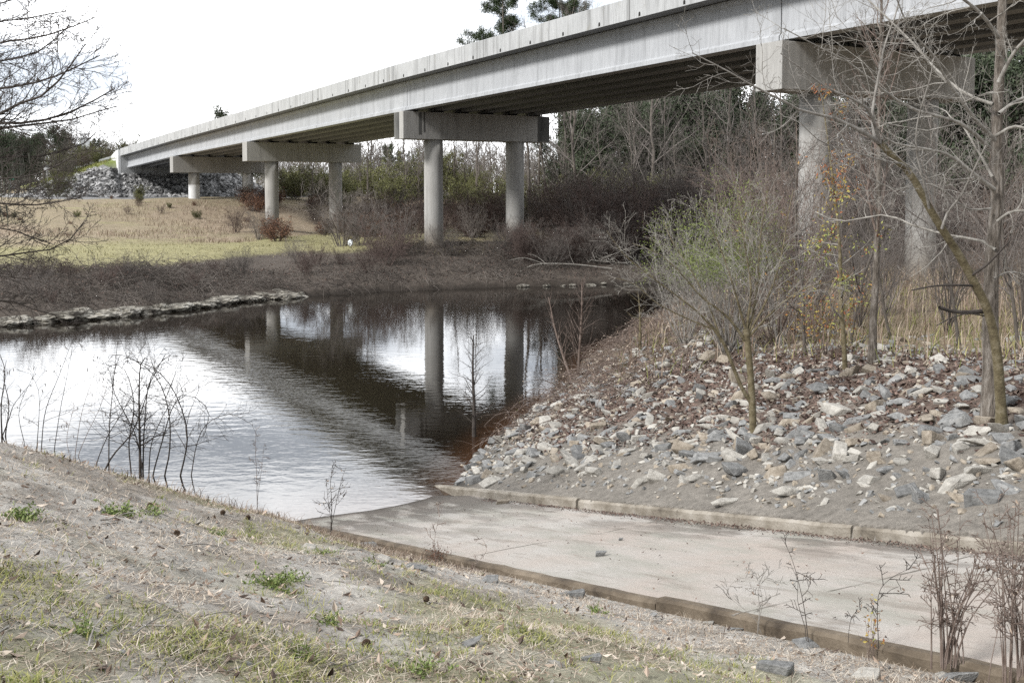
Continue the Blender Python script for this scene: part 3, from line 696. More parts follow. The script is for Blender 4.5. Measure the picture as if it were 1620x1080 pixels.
for c in cand:
    k = (int(c[0]/.4), int(c[1]/.4)); ok = True
    for i in (-1, 0, 1):
        for j in (-1, 0, 1):
            for o in cell.get((k[0]+i, k[1]+j), ()):
                if (c[0]-o[0])**2+(c[1]-o[1])**2 < (.33*(c[2]+o[2]))**2: ok = False
    if ok: cell.setdefault(k, []).append(c); keep.append(c)
# a few picked out at their own places: photo pixel, width in pixels, kind, shape, tilt
PICK = [((1180, 716), 44, 'stone_grey', 1, (.5, .3, .2), 'large grey slab leaning against stones below the small mossy tree'),
        ((1192, 722), 30, 'stone_tan', 3, (.9, .2, 1.2), 'upright tan block propped under the leaning grey slab'),
        ((1165, 748), 50, 'stone_grey', 5, (.1, .1, .4), 'broad grey stone at the left foot of the stone heap under the small tree'),
        ((1250, 780), 44, 'stone_pale', 2, (.05, .2, .3), 'flat pale stone lying alone on bare soil above the kerb'),
        ((1147, 798), 38, 'stone_pale', 8, (0, .05, .1), 'flat whitish stone beside a grass tuft just behind the kerb'),
        ((1350, 703), 28, 'stone_tan', 7, (.9, .1, .4), 'pale tan stone tilted upright in the dark leaf litter of the middle slope'),
        ((1397, 553), 32, 'stone_grey', 8, (0, .1, .2), 'flat grey capstone balanced at the foot of the straight brown trunk'),
        ((886, 748), 40, 'stone_pale', 2, (.2, .3, .7), 'long whitish stone pointing down the slope near the waterline'),
        ((1488, 621), 30, 'stone_pale', 5, (.1, .2, .2), 'bright white stone on the slope left of the furrowed trunk'),
        ((1168, 606), 44, 'stone_tan', 5, (.3, .5, .1), 'big rusty tan slab near the crest left of the small mossy tree'),
        ((1130, 568), 44, 'stone_tan', 4, (.1, .1, .4), 'big buff boulder among the dry vines at the crest'),
        ((1145, 574), 38, 'stone_tan', 7, (.2, .3, 1.4), 'second buff boulder resting right of the big one at the crest'),
        ((1301, 618), 40, 'stone_grey', 0, (.3, .2, .5), 'dark bluish slab on the slope below the thin leafy sapling'),
        ((1600, 640), 42, 'stone_grey', 4, (.2, .2, .3), 'grey block half buried right of the two tall trunks'),
        ((1385, 682), 32, 'stone_pale', 7, (.2, .6, 1), 'small buff stone standing on end in the dark litter')]
for (p, wp, kd, shp, ro, lab) in PICK:
    q = hit(*p); sz = wp*px(q[1])*.8
    o = link('riprap_stone', ROCK[shp], loc=(q[0], q[1], q[2]+sz*.14), label=lab, cat='stone', group='riprap stones on the right bank')
    o.scale = (sz*1.15, sz*1.1, sz*1.15); o.rotation_euler = ro
    o.material_slots[0].link = 'OBJECT'; o.material_slots[0].material = M[kd]
    keep = [c for c in keep if (c[0]-q[0])**2+(c[1]-q[1])**2 > (sz*.5+c[2]*.35)**2]
P = np.array(keep); pr = proj(np.stack([P[:, 0], P[:, 1], H(P[:, 0], P[:, 1])], 1)); vis = (pr[:, 0] > -20) & (pr[:, 0] < 1640) & (pr[:, 1] < 1100)
app = np.where(vis, P[:, 2]/pr[:, 2], 0); order = np.argsort(-app)
LBL = {'stone_grey': ('blue-grey angular stone, one of the many blue-grey stones strewn over the right bank', 'blue-grey riprap stones'),
       'stone_tan': ('tan angular stone, one of the many tan stones strewn over the right bank', 'tan riprap stones'),
       'stone_pale': ('pale whitish angular stone, one of the many pale stones strewn over the right bank', 'pale riprap stones')}
VV, FF, MI, n0 = [], [], [], 0
for rank, i in enumerate(order):
    x, y, sz, s, w_ = keep[i]; z = float(H(x, y)); west = s < 5
    kd = rng.choice(KINDS, p=[.4, .2, .4] if west else [.48, .18, .34])
    sh = rng.integers(12); e = (rng.normal(0, .3), rng.normal(0, .3), rng.uniform(0, 6.28)); sc = sz*np.array([rng.uniform(1, 1.35), rng.uniform(.85, 1.1), rng.uniform(.8, 1.15)])
    loc = (x, y, z+sz*rng.uniform(-.08, .1))
    if rank < 282 and vis[i]:
        o = link('riprap_stone', ROCK[sh], loc=loc, label=LBL[kd][0], cat='stone', group=LBL[kd][1])
        o.scale = sc; o.rotation_euler = e; o.material_slots[0].link = 'OBJECT'; o.material_slots[0].material = M[kd]
    else:
        v, f = ROCKA[sh]; VV.append((v*sc)@eul(*e).T+np.array(loc)); FF.append(f+n0); n0 += len(v); MI.append(np.full(len(f), KINDS.index(kd)))
# gravel between the stones
for _ in range(9000):
    s = rng.uniform(-8, 13); w_ = -rng.uniform(.25, 8); x, y = xy(s, w_)
    if y < 4 or float(right_u(np.array(x), np.array(y))) < 0: continue
    if rng.random() > .2+float(vnoise(x*1.5, y*1.5, 18)): continue
    sz = rng.uniform(.025, .085); kd = rng.integers(3); v, f = ROCKA[rng.integers(12)]
    VV.append((v*sz*1.2)@eul(rng.normal(0, .5), rng.normal(0, .5), rng.uniform(0, 6)).T+np.array([x, y, float(H(x, y))+sz*.1])); FF.append(f+n0); n0 += len(v); MI.append(np.full(len(f), kd))
link('riprap_rubble', mesh_np('riprap_rubble', np.concatenate(VV), np.concatenate(FF), [M[k] for k in KINDS], midx=np.concatenate(MI)), kind='stuff', label='smaller stones and gravel filling the right bank', cat='rubble')
# stones half buried in the near bank
NEAR = [((585, 858), 44, 0, 'blue-grey rock beside the ramp corner nearest the water'), ((608, 884), 30, 2, 'small white-flecked rock at the end of the dark ramp edge'), ((490, 866), 34, 2, 'pale rock lying just below the bank crest'),
        ((655, 898), 42, 0, 'low dark rock half buried next to the rusty weed clump'), ((775, 920), 44, 0, 'blue rock lying by the dark ramp edge, nearer the water'), ((845, 930), 40, 2, 'whitish rock wedged against the dark ramp edge'),
        ((905, 945), 60, 0, 'long bluish rock in front of the dark ramp edge'), ((1280, 985), 60, 0, 'pointed blue-grey rock standing against the ramp edge'), ((1160, 985), 34, 0, 'little grey rock left of the pointed rock by the ramp edge'),
        ((1120, 985), 26, 2, 'tiny pale rock beside the ramp edge weeds'), ((1225, 1060), 80, 0, 'long flat bluish rock at the bottom of the picture'), ((1510, 1070), 90, 0, 'flat blue-grey slab at the bottom right corner'),
        ((1370, 1072), 70, 2, 'broad pale slab sunk in sand at the bottom edge'), ((935, 1045), 50, 0, 'flat grey rock sunk in the sand at the bottom middle'), ((740, 1020), 50, 0, 'dark low rock in the sandy foreground'),
        ((875, 1050), 36, 2, 'small pale flat rock in the sand left of the grey one'), ((1500, 1045), 40, 2, 'round grey-white rock behind the flat slab'), ((1030, 835+140), 22, 0, 'small dark rock in the dry grass by the ramp edge'),
        ((695, 1062), 30, 1, 'tan rock near the bottom of the picture')]
for (p, wp, kd, lab) in NEAR:
    q = bank(*p); sz = wp*px(q[1])*.75
    o = link('rock', ROCK[rng.integers(12)], loc=(q[0], q[1], q[2]+sz*.02), label=lab, cat='rock', group='rocks in the near bank'); o.scale = (sz*1.1, sz*.95, sz*.8)
    o.rotation_euler = (rng.normal(0, .15), rng.normal(0, .15), rng.uniform(-.6, .6)); o.material_slots[0].link = 'OBJECT'; o.material_slots[0].material = M[KINDS[kd]]
for (p, wp, lab) in (((795, 797), 20, 'rounded stone sitting at the foot of the raised kerb'), ((950, 877), 16, 'small dark stone lying out on the middle of the ramp'), ((982, 853), 7, 'tiny dark stone on the ramp beyond the small dark one')):
    r_ = ray(*p); tt = 5.; 
    while (CZ+tt*r_[2]) > RS*sw(tt*r_[0], tt*r_[1])[0]+.02: tt += .01
    q = tt*r_+np.array([0, 0, CZ]); sz = wp*px(q[1]); o = link('stone', ROCK[7], loc=(q[0], q[1], q[2]+sz*.15), label=lab, cat='stone'); o.scale = (sz*1.1,)*3
    o.material_slots[0].link = 'OBJECT'; o.material_slots[0].material = M['stone_tan' if wp == 20 else 'stone_grey']
# pale limestone ledge along the far shore
LIME = []
for k in range(5):
    r = np.random.default_rng(300+k); bm = bmesh.new(); bmesh.ops.create_icosphere(bm, subdivisions=4, radius=.5)
    off = r.uniform(0, 50, 3)
    for v in bm.verts:
        c = np.array(v.co); n_ = mathutils.noise.fractal(mathutils.Vector(c*3+off), .8, 2, 4)*.22+mathutils.noise.fractal(mathutils.Vector(c*9+off), .8, 2, 3)*.07
        v.co *= 1+n_; v.co.z = max(-.5, min(.36, v.co.z))
    me = bpy.data.meshes.new('limestone_block'); bm.to_mesh(me); bm.free(); me.materials.append(M['limestone']); LIME.append(me)
rng = np.random.default_rng(17); lm = []
for k in range(46):
    f = k/45; pxx = 5+480*f**.9+rng.normal(0, 6); X = np.interp(pxx, [0, 200, 400, 500], [-20.5, -16.7, -12.8, -10.2]); Y = np.interp(X, FSH[:, 0], FSH[:, 1])+rng.uniform(-.2, 1.0)
    lm.append((X, Y, (.45+1.9*rng.random()**1.6)*(1.2-.6*f), rng.uniform(.3, .72)*(1.1-.35*f)))
for k in range(14):
    X = rng.uniform(-1.5, 7); Y = np.interp(X, FSH[:, 0], FSH[:, 1])+rng.uniform(0, .4); lm.append((X, Y, rng.uniform(.2, .55), rng.uniform(.15, .3)))
for k, (X, Y, sx_, sz_) in enumerate(lm):
    first = k < 46
    o = link('limestone_block', LIME[k % 5], loc=(X, Y, sz_*rng.uniform(.05, .3)), label='pitted pale limestone block, one of the row along the far left shore' if first else 'small pale stone at the waterline of the dark far bank', cat='rock', group='limestone ledge on the far left shore' if first else 'small stones along the dark far shore')
    o.scale = (sx_*1.3, sx_*.9, sz_); o.rotation_euler = (rng.normal(0, .1), rng.normal(0, .1), rng.uniform(-.7, .7)+(.6 if X < -10 else 0))
# riprap of the abutment slope, far off: too many to count
VV, FF, TT, n0 = [], [], [], 0
for _ in range(15000):
    t = rng.uniform(-15, 22); sb = rng.uniform(138, 153)+(rng.uniform(0, 50) if rng.random() < .45 else 0); X, Y = b2w(t, sb)
    if sb > 152.2 and t > -1.6: continue
    h = float(H(X, Y, False))
    if h < 3.3 or h > 8.4 or (sb > 153 and h > 7.5-.03*(sb-153)+rng.normal(0, .3)): continue
    sz = rng.uniform(.25, .65); v, f = ROCKA[rng.integers(12)]
    VV.append((v*sz*1.3)@eul(rng.normal(0, .5), rng.normal(0, .5), rng.uniform(0, 6)).T+np.array([X, Y, h+.05])); FF.append(f+n0); n0 += len(v); TT.append(np.full(len(v), rng.random()))
link('riprap_slope', mesh_np('riprap_slope', np.concatenate(VV), np.concatenate(FF), M['rip_far'], tint=np.concatenate(TT)), kind='stuff', label='grey riprap heaped on the slope under the far bridge end', cat='rubble')

# ------------------------------------------------------------------ signs beyond the embankment
def sign(name, p, Y, w_, h_, kindm, label, posts, diamond=False, zb=None):
    q = at(*p, Y); gz = float(H(q[0], q[1], False)) if zb is None else zb
    e = empty(name, (q[0], q[1], gz), rad(-8), label=label, cat='sign'); z = q[2]-gz
    bm = bmesh.new(); box(bm, -w_/2, w_/2, -.02, .02, -h_/2, h_/2)
    if diamond: bmesh.ops.rotate(bm, verts=bm.verts, cent=(0, 0, 0), matrix=mathutils.Matrix.Rotation(math.pi/4, 3, 'Y'))
    pl = fin('sign_plate', bm, kindm, e); pl.location = (0, 0, z)
    for t in posts:
        bm = bmesh.new(); box(bm, -.045, .045, .025, .1, -.3, z+h_*.45); po = fin('sign_post', bm, M['metal'], e); po.location = (t, 0, 0)
sign('road_sign', (135, 227), 178, 1.45, 1.85, M['signback'], 'grey back of a rectangular road sign on two posts above the embankment', (-.45, .45))
sign('diamond_sign', (74, 267), 165, .75, .75, M['signback'], 'grey diamond-shaped sign back on a post left of the riprap', (0,), True)
sign('street_sign', (19, 283), 165, .95, .3, M['signgreen'], 'tiny green sign low among the trees at the left edge', (-.3, .3))
# ------------------------------------------------------------------ hero trees on the right bank
def limb(pts, Y0, Y1, r0, r1, n=12, Yt=None):
    """a limb through photo pixels, its depth running from Y0 to Y1; radii in photo pixels"""
    k = len(pts); P = np.array([at(p[0], p[1], Y0+(Y1-Y0)*i/(k-1)) for i, p in enumerate(pts)])
    P = spline(P, n); f = np.linspace(0, 1, n); Ym = Y0+(Y1-Y0)*f
    return P, (r0+(r1-r0)*f**.8)*Ym/F
def stack(L): return np.stack([a for a, b in L]), np.stack([b for a, b in L])
def tree_obj(name, label, base, parts, group=None, cat='tree', kind=None):
    """parts: list of (part name, mesh); meshes are in world space and get moved to the base"""
    e = empty(name, base, label=label, cat=cat, group=group)
    for pn, me in parts:
        me.transform(mathutils.Matrix.Translation([-float(c) for c in base])); link(pn, me, e, kind='stuff' if pn == 'hanging_moss' else None)
    return e
def ground_at(p): q = hit(*p); return q
# T1: tall furrowed trunk with long pale boughs
r = np.random.default_rng(41)
b = hit(1568, 668); Y = b[1]
tr = limb([(1567, 690), (1568, 600), (1567, 500), (1570, 400), (1578, 300), (1577, 200), (1582, 100), (1586, 0), (1590, -150), (1580, -330)], Y, Y+.3, 14.5, 4, 26)
tr[1][:3] *= np.array([1.35, 1.2, 1.08])
bs = [limb([(1574, 222), (1540, 185), (1500, 130), (1478, 90), (1455, 65), (1438, 45), (1415, -10)], Y, Y-1.4, 4.2, 1.2),
      limb([(1573, 300), (1540, 275), (1500, 245), (1460, 235), (1410, 225), (1390, 205)], Y, Y-1.0, 4.5, 1.3),
      limb([(1571, 165), (1530, 150), (1490, 120), (1450, 75), (1400, 25), (1340, -30)], Y, Y+1.2, 3.8, 1.2),
      limb([(1566, 235), (1520, 195), (1450, 175), (1400, 145), (1345, 100), (1290, 72), (1240, 45)], Y, Y-1.8, 4, .8),
      limb([(1575, 395), (1550, 380), (1500, 372), (1440, 355), (1400, 340), (1330, 350), (1290, 335)], Y, Y+1.1, 3.2, .9),
      limb([(1570, 280), (1545, 235), (1520, 195), (1508, 190), (1495, 175), (1470, 165)], Y, Y+.8, 3, .8),
      limb([(1580, 130), (1600, 90), (1625, 60), (1680, 10)], Y, Y-.5, 4, 2),
      limb([(1580, 180), (1600, 165), (1630, 150), (1700, 120)], Y, Y+.5, 3.5, 2),
      limb([(1576, 215), (1605, 200), (1640, 205), (1720, 190)], Y, Y-.7, 3.5, 1.5),
      limb([(1578, 350), (1600, 335), (1640, 330), (1700, 300)], Y, Y-.4, 3, 1.2),
      limb([(1580, 60), (1550, 20), (1500, -20), (1440, -80)], Y, Y-1, 4, 1.5),
      limb([(1572, 440), (1600, 430), (1640, 440)], Y, Y+.3, 2, .8),
      limb([(1567, 330), (1530, 330), (1490, 300), (1455, 290), (1420, 300), (1380, 285)], Y, Y-1.3, 2.4, .7)]
BP, BR = stack(bs); BR = BR*.85
k1 = kids(r, BP, BR, 12, .15, 1, (35, 75), (.22, .5), 7, .17, (0, 0, .05), .5, .0035)
k2 = kids(r, *k1, 7, .2, 1, (35, 70), (.3, .6), 5, .2, (0, 0, .04), .6, .0025)
k3 = kids(r, *k2, 2, .3, 1, (30, 60), (.35, .6), 4, .2, (0, 0, .03), .7, .002)
tree_obj('hardwood_tree', 'tall bare tree with straight furrowed trunk and long pale crooked boughs', b,
         [('trunk', Tubes().add(tr[0][None], tr[1][None], 16).mesh('trunk', M['bark_rough'])),
          ('crown', Tubes().add(BP, BR, 6).add(*k1, 4).add(*k2, 3).add(*k3, 3).mesh('crown', M['bark_pale']))])
# T2: leaning mossy trunk that forks
r = np.random.default_rng(42)
b = hit(1584, 674); Y = b[1]
tr = limb([(1586, 690), (1582, 620), (1577, 560), (1564, 495), (1540, 445), (1515, 400), (1492, 365), (1468, 325), (1440, 275), (1412, 248), (1392, 226)], Y, Y-.9, 9, 5, 26)
tr[1][:2] *= 1.2
bs = [limb([(1392, 226), (1370, 212), (1320, 187), (1270, 176), (1240, 160), (1195, 138), (1150, 112), (1095, 84)], Y-.9, Y-1.9, 3.6, .8, 12),
      limb([(1392, 226), (1383, 195), (1372, 172), (1345, 155), (1310, 140), (1280, 118), (1235, 85)], Y-.9, Y-1.6, 3.4, .7, 12),
      limb([(1490, 362), (1500, 335), (1520, 310), (1540, 270), (1560, 230)], Y-.7, Y-1, 2.4, 1, 12),
      limb([(1385, 225), (1380, 180), (1390, 120), (1400, 70), (1418, 20), (1430, -40)], Y-.9, Y-.5, 3, .8, 12),
      limb([(1440, 275), (1430, 260), (1400, 255), (1350, 240), (1300, 225), (1262, 190)], Y-.85, Y-2, 2, .6, 12),
      limb([(1470, 330), (1462, 290), (1450, 240), (1452, 190), (1470, 130), (1480, 80)], Y-.8, Y-1.4, 2.2, .8, 12)]
st_ = [limb([(1562, 492), (1530, 494), (1505, 492), (1486, 486)], Y-.2, Y-.35, 4, 3, 8), limb([(1540, 452), (1515, 451), (1480, 452), (1442, 459)], Y-.35, Y-.9, 2.5, 1, 8), limb([(1560, 500), (1530, 496), (1500, 505), (1482, 515)], Y-.2, Y-.6, 1.4, .8, 8),
       limb([(1536, 436), (1560, 420), (1580, 400), (1600, 378)], Y-.4, Y-.8, 2.6, 1, 8)]
BP, BR = stack(bs)
k1 = kids(r, BP, BR, 12, .15, 1, (30, 70), (.2, .45), 7, .15, (0, 0, .06), .5, .003)
k2 = kids(r, *k1, 6, .2, 1, (35, 70), (.3, .6), 5, .18, (0, 0, .05), .6, .0025)
k3 = kids(r, *k2, 2, .3, 1, (30, 60), (.35, .6), 4, .2, (0, 0, .03), .7, .002)
SP_, SR = stack(st_)
tree_obj('leaning_tree', 'leaning mossy brown tree curving left over the stones in front of the furrowed trunk', b,
         [('trunk', Tubes().add(tr[0][None], tr[1][None], 12).mesh('trunk', M['bark_moss'])),
          ('stub_branch', Tubes().add(SP_, SR, 6).mesh('stub_branch', M['bark_dark'])),
          ('crown', Tubes().add(BP, BR, 6).add(*k1, 4).add(*k2, 3).add(*k3, 3).mesh('crown', M['bark_grey']))])
# T3: straight slim trunk with a reddish twiggy top
r = np.random.default_rng(43)
b = hit(1380, 574); Y = b[1]
tr = limb([(1380, 590), (1381, 520), (1386, 430), (1389, 330), (1391, 220), (1392, 120), (1394, 40), (1396, -60)], Y, Y+.1, 7, 1.4, 24); tr[1][:2] *= 1.2
k1 = kids(r, tr[0][None], tr[1][None], 40, .32, .99, (25, 55), (.14, .26), 7, .12, (0, 0, .13), .5, .004)
k2 = kids(r, *k1, 5, .2, 1, (25, 55), (.3, .55), 5, .14, (0, 0, .08), .6, .0025)
k3 = kids(r, *k2, 2, .3, 1, (25, 55), (.35, .6), 4, .15, (0, 0, .05), .7, .002)
tree_obj('slim_tree', 'slim straight bare tree with reddish upright twigs on the crest between the pier columns', b,
         [('trunk', Tubes().add(tr[0][None], tr[1][None], 10).mesh('trunk', M['bark_rough'])), ('crown', Tubes().add(*k1, 4).add(*k2, 3).add(*k3, 3).mesh('crown', M['bark_red']))])
# T4: thin sapling with orange and yellow leaves
r = np.random.default_rng(44)
b = hit(1336, 584); Y = b[1]
tr = limb([(1337, 592), (1335, 540), (1330, 470), (1329, 400), (1322, 320), (1312, 240), (1300, 150)], Y, Y+.2, 4.5, .8, 18)
k1 = kids(r, tr[0][None], tr[1][None], 26, .2, .99, (45, 80), (.12, .24), 7, .12, (0, 0, .03), .5, .003)
k2 = kids(r, *k1, 4, .2, 1, (30, 60), (.3, .55), 5, .14, (0, 0, .03), .6, .002)
tips = k2[0][:, 2:].reshape(-1, 3); hsel = vnoise(tips[:, 0]*2.2+9, tips[:, 2]*2.2, 3) > .5
lp = tips[hsel]; lp = lp[r.integers(0, len(lp), 800)]
V, F4 = leaves(r, lp, .062, asp=.45, spread=.06, down=.5); zr = np.clip((lp[:, 2]-b[2])/3.6, 0, 1)
tl = np.clip(1.0-.75*np.repeat(sstep(.45, 1, zr), 4)+np.repeat(r.normal(0, .18, len(lp)), 4), 0, 1); tl = np.where(np.repeat(r.random(len(lp)) < .2, 4), .05, tl)
tree_obj('leafy_sapling', 'thin sapling with scattered yellow and orange leaves left of the slim straight tree', b,
         [('trunk', Tubes().add(tr[0][None], tr[1][None], 8).mesh('trunk', M['bark_moss'])), ('twigs', Tubes().add(*k1, 3).add(*k2, 3).mesh('twigs', M['bark_grey'])),
          ('leaves', mesh_np('leaves', V, F4, M['autumn'], tint=tl))])
# low orange leafy shrub at its foot
r = np.random.default_rng(45)
def cane_shrub(name, label, base, n, hgt, spread, mtwig, r, leafm=None, nleaf=0, lsize=.05, lsp=.04, group=None, wig=.1, r0=.006, nk=5, trop=(0, 0, .06), cat='shrub', leaftint=None, lz=0, k2n=3):
    base = np.asarray(base, float); a = r.uniform(0, 6.283, n); q = r.uniform(0, .12, n)*spread
    P = base+np.stack([np.cos(a)*q, np.sin(a)*q, np.full(n, -.05)], 1)
    D = np.stack([np.cos(a)*spread*.6, np.sin(a)*spread*.6, np.ones(n)], 1)+r.normal(0, .1, (n, 3))
    L = hgt*r.uniform(.6, 1.1, n); S = march(r, P, D, L, 9, wig, trop); R = r0*r.uniform(.6, 1.2, (n, 1))*np.linspace(1, .3, 9)[None]
    k1 = kids(r, S, R, nk, .25, 1, (25, 60), (.2, .4), 5, .15, (0, 0, .04), .6, r0*.25)
    k2 = kids(r, *k1, k2n, .2, 1, (25, 60), (.3, .6), 4, .15, (0, 0, .02), .7, r0*.22)
    parts = [('stems', Tubes().add(S, R, 5).add(*k1, 3).add(*k2, 3).mesh('stems', mtwig))]
    if nleaf:
        tp = np.concatenate([k2[0][:, 1:].reshape(-1, 3), k1[0][:, 3:].reshape(-1, 3)]); tp = tp[tp[:, 2] > base[2]+lz*hgt]; tp = tp[r.integers(0, len(tp), nleaf)]
        V, F4 = leaves(r, tp, lsize, spread=lsp, down=.3, asp=.28 if leafm == M['willow'] else .45); ti = np.repeat(np.clip(r.uniform(0, 1, nleaf) if leaftint is None else r.normal(*leaftint, nleaf), 0, 1), 4)
        parts.append(('leaves', mesh_np('leaves', V, F4, leafm, tint=ti)))
    return tree_obj(name, label, base, parts, group, cat)
cane_shrub('autumn_shrub', 'low shrub with orange and yellow leaves on the crest behind the stones', hit(1305, 562), 16, 1.5, .8, M['bark_red'], r, M['autumn'], 420, .06, .05, leaftint=(.45, .3))
cane_shrub('autumn_shrub', 'sparse yellow-leaved shrub climbing in front of the near pier column', hit(1262, 556)+np.array([0, 1.5, 0]), 14, 3.0, .6, M['bark_grey'], r, M['autumn'], 330, .065, .06, leaftint=(.55, .3), r0=.009)
# T5: small mossy many-stemmed tree in the stones
r = np.random.default_rng(46)
b = hit(1191, 684); Y = b[1]
tr = limb([(1192, 698), (1190, 640), (1187, 590), (1183, 545), (1180, 520)], Y, Y, 6, 5, 14)
st2 = limb([(1190, 640), (1172, 610), (1158, 575), (1146, 545), (1130, 520)], Y, Y-.2, 3.4, 2.6, 10)
bs = [limb(p, Y, Y+d, a, .7, 12) for p, d, a in [
    ([(1182, 530), (1195, 480), (1200, 420), (1205, 360), (1215, 300)], .4, 3.4), ([(1180, 522), (1165, 470), (1150, 420), (1130, 370), (1105, 320)], -.4, 3.2),
    ([(1183, 535), (1215, 500), (1250, 470), (1290, 450), (1325, 445)], .3, 2.6), ([(1180, 540), (1150, 500), (1110, 470), (1075, 430), (1040, 400), (1000, 385)], -.5, 3.2),
    ([(1130, 520), (1100, 490), (1060, 460), (1020, 430), (985, 400), (960, 365)], -.5, 2.4), ([(1132, 522), (1090, 505), (1040, 480), (1005, 450), (975, 440)], -.2, 2),
    ([(1181, 520), (1188, 460), (1180, 400), (1170, 340), (1165, 290)], .1, 3), ([(1184, 530), (1215, 470), (1235, 410), (1245, 350), (1255, 300)], .6, 2.8), ([(1140, 535), (1120, 480), (1095, 430), (1065, 385), (1050, 350)], .5, 2.2)]]
BP, BR = stack(bs)
BR = BR*.8
k1 = kids(r, BP, BR, 18, .12, 1, (20, 55), (.25, .5), 7, .12, (0, 0, .05), .36, .003)
k2 = kids(r, *k1, 6, .2, 1, (25, 60), (.3, .55), 5, .15, (0, 0, .03), .55, .0025)
k3 = kids(r, *k2, 2, .3, 1, (25, 60), (.35, .6), 4, .15, (0, 0, .02), .7, .0018)
tree_obj('small_mossy_tree', 'small mossy many-branched bare tree growing out of the stones, fanning to the left', b,
         [('trunk', Tubes().add(tr[0][None], tr[1][None], 10).add(st2[0][None], st2[1][None], 8).mesh('trunk', M['bark_moss'])),
          ('limbs', Tubes().add(BP, BR, 6).mesh('limbs', M['bark_moss'])), ('crown', Tubes().add(*k1, 4).add(*k2, 3).add(*k3, 3).mesh('crown', M['bark_pale']))])
# fresh green bush behind it and its neighbours
r = np.random.default_rng(47)
def bushy(name, label, base, hgt, wid, r, leafm, nleaf, lsize, mtwig, n=26, cat='shrub', group=None, lsp=.12):
    return cane_shrub(name, label, base, n, hgt, wid, mtwig, r, leafm, nleaf, lsize, lsp, group, r0=.012*hgt/3, nk=8, cat=cat, lz=.5)
b = at(1150, 548, 23.); b[2] = float(H(b[0], b[1]))
bushy('green_bush', 'feathery yellow-green bush behind the small mossy tree', b, 3.3, .75, r, M['willow'], 8000, .055, M['bark_grey'], 44)
b = at(1085, 560, 25.5); b[2] = float(H(b[0], b[1]))
bushy('green_bush', 'smaller yellow-green bush left of the feathery one, near the water', b, 2.8, .7, r, M['willow'], 3000, .055, M['bark_grey'], 30)
for k, (x, Yd, h_, n, lab) in enumerate([(1225, 23, 4.6, 26, 'bare reddish shrub of upright whips left of the near pier column'), (1250, 26, 4.2, 24, 'bare reddish whip shrub just before the near pier column'), (1290, 30, 4, 22, 'bare shrub in the dry grass in front of the near pier column'),
        (1205, 29, 5, 24, 'bare brown shrub behind the feathery green bush'), (1360, 27, 3, 18, 'bare shrub in dry grass between the two right pier columns'), (1400, 30, 3.6, 18, 'tall bare shrub between the two pier columns, nearest the far one'),
        (1500, 26, 3.4, 20, 'bare shrub in dry grass right of the far pier column'), (1560, 30, 4.4, 24, 'bare shrub behind the two tall trunks'), (1620, 24, 4.2, 22, 'bare shrub at the right edge behind the crest'), (1090, 33, 3.4, 22, 'bare shrub low by the river left of the green bushes')]):
    X = at(x, 500, Yd)[0]; g = np.array([X, Yd, float(H(X, Yd))])
    cane_shrub('bare_shrub', lab, g, n, h_, .45, M['bark_red'] if k in (0, 1, 3, 7) else M['thicket'], r, r0=.013, nk=10, k2n=6, group='bare shrubs on the right bank plateau')
for (x, Yd, h_, lab) in [(1300, 34, 5.5, 'dark bare tree behind the near pier column'), (1220, 36, 8, 'bare tree left of the near pier column'), (1340, 52, 8, 'bare tree between the right pier columns, behind them'), (1560, 40, 9, 'bare tree rising right of the far pier column'), (1610, 34, 8, 'bare tree at the right edge under the bridge'),
        (1275, 21, 4.6, 'slight bare tree near the crest just left of the near pier column'), (1345, 22, 5.4, 'fine-twigged bare tree between the leafy sapling and the slim straight tree, behind both'), (1412, 23, 5.4, 'fine-twigged bare tree just left of the far pier column'),
        (1520, 20, 5.6, 'bare tree in the dry grass left of the two tall trunks'), (1555, 23, 6.4, 'bare tree close behind the two tall trunks'), (1612, 19, 5.4, 'bare tree in the dry grass at the right edge, nearest the stones')]:
    X = at(x, 480, Yd)[0]; g = np.array([X, Yd, float(H(X, Yd))]); rr = np.random.default_rng(int(x))
    P_, R_ = trunk(rr, g-np.array([0, 0, .1]), g+np.array([rr.normal(0, .4), rr.normal(0, .4), h_*.75]), .012*h_+.02 if h_ > 7 else .036, .01, 12, .06)
    q1 = kids(rr, P_, R_, 22, .2, 1, (25, 60), (.25, .45), 7, .13, (0, 0, .08), .55, .006); q2 = kids(rr, *q1, 6, .2, 1, (25, 60), (.3, .55), 5, .15, (0, 0, .04), .6, .005); q3 = kids(rr, *q2, 4, .2, 1, (25, 60), (.35, .6), 4, .15, (0, 0, .02), .7, .004)
    tree_obj('bare_tree', lab, g, [('trunk', Tubes().add(P_, R_, 8).mesh('trunk', M['bark_far'])), ('crown', Tubes().add(*q1, 4).add(*q2, 3).add(*q3, 3).mesh('crown', M['thicket']))], 'bare trees on the right bank plateau')
# saplings at and in the water
def sapling(name, label, p, top, r0, nk, r, m, lr=(.18, .32), ang=(45, 75), Yd=None, group=None, trop=(0, 0, .06), lean=None):
    b = hit(*p) if Yd is None else at(*p, Yd)
    if b[2] < 0: b[2] = min(b[2], -.05)
    k = len(top); tr = limb([p]+top, b[1], b[1], r0, r0*.25, 16)
    P_ = tr[0]; P_[0, 2] -= .1
    q1 = kids(r, P_[None], tr[1][None], nk, .12, .99, ang, lr, 6, .1, trop, .45, .0025); q2 = kids(r, *q1, 4, .2, 1, (30, 60), (.3, .5), 4, .14, (0, 0, .05), .6, .002)
    return tree_obj(name, label, b, [('trunk', Tubes().add(P_[None], tr[1][None], 7).mesh('trunk', m)), ('twigs', Tubes().add(*q1, 3).add(*q2, 3).mesh('twigs', m))], group)
r = np.random.default_rng(48)
def waterpt(x, y): q = ray(x, y); t = -CZ/q[2]; return t*q[1]
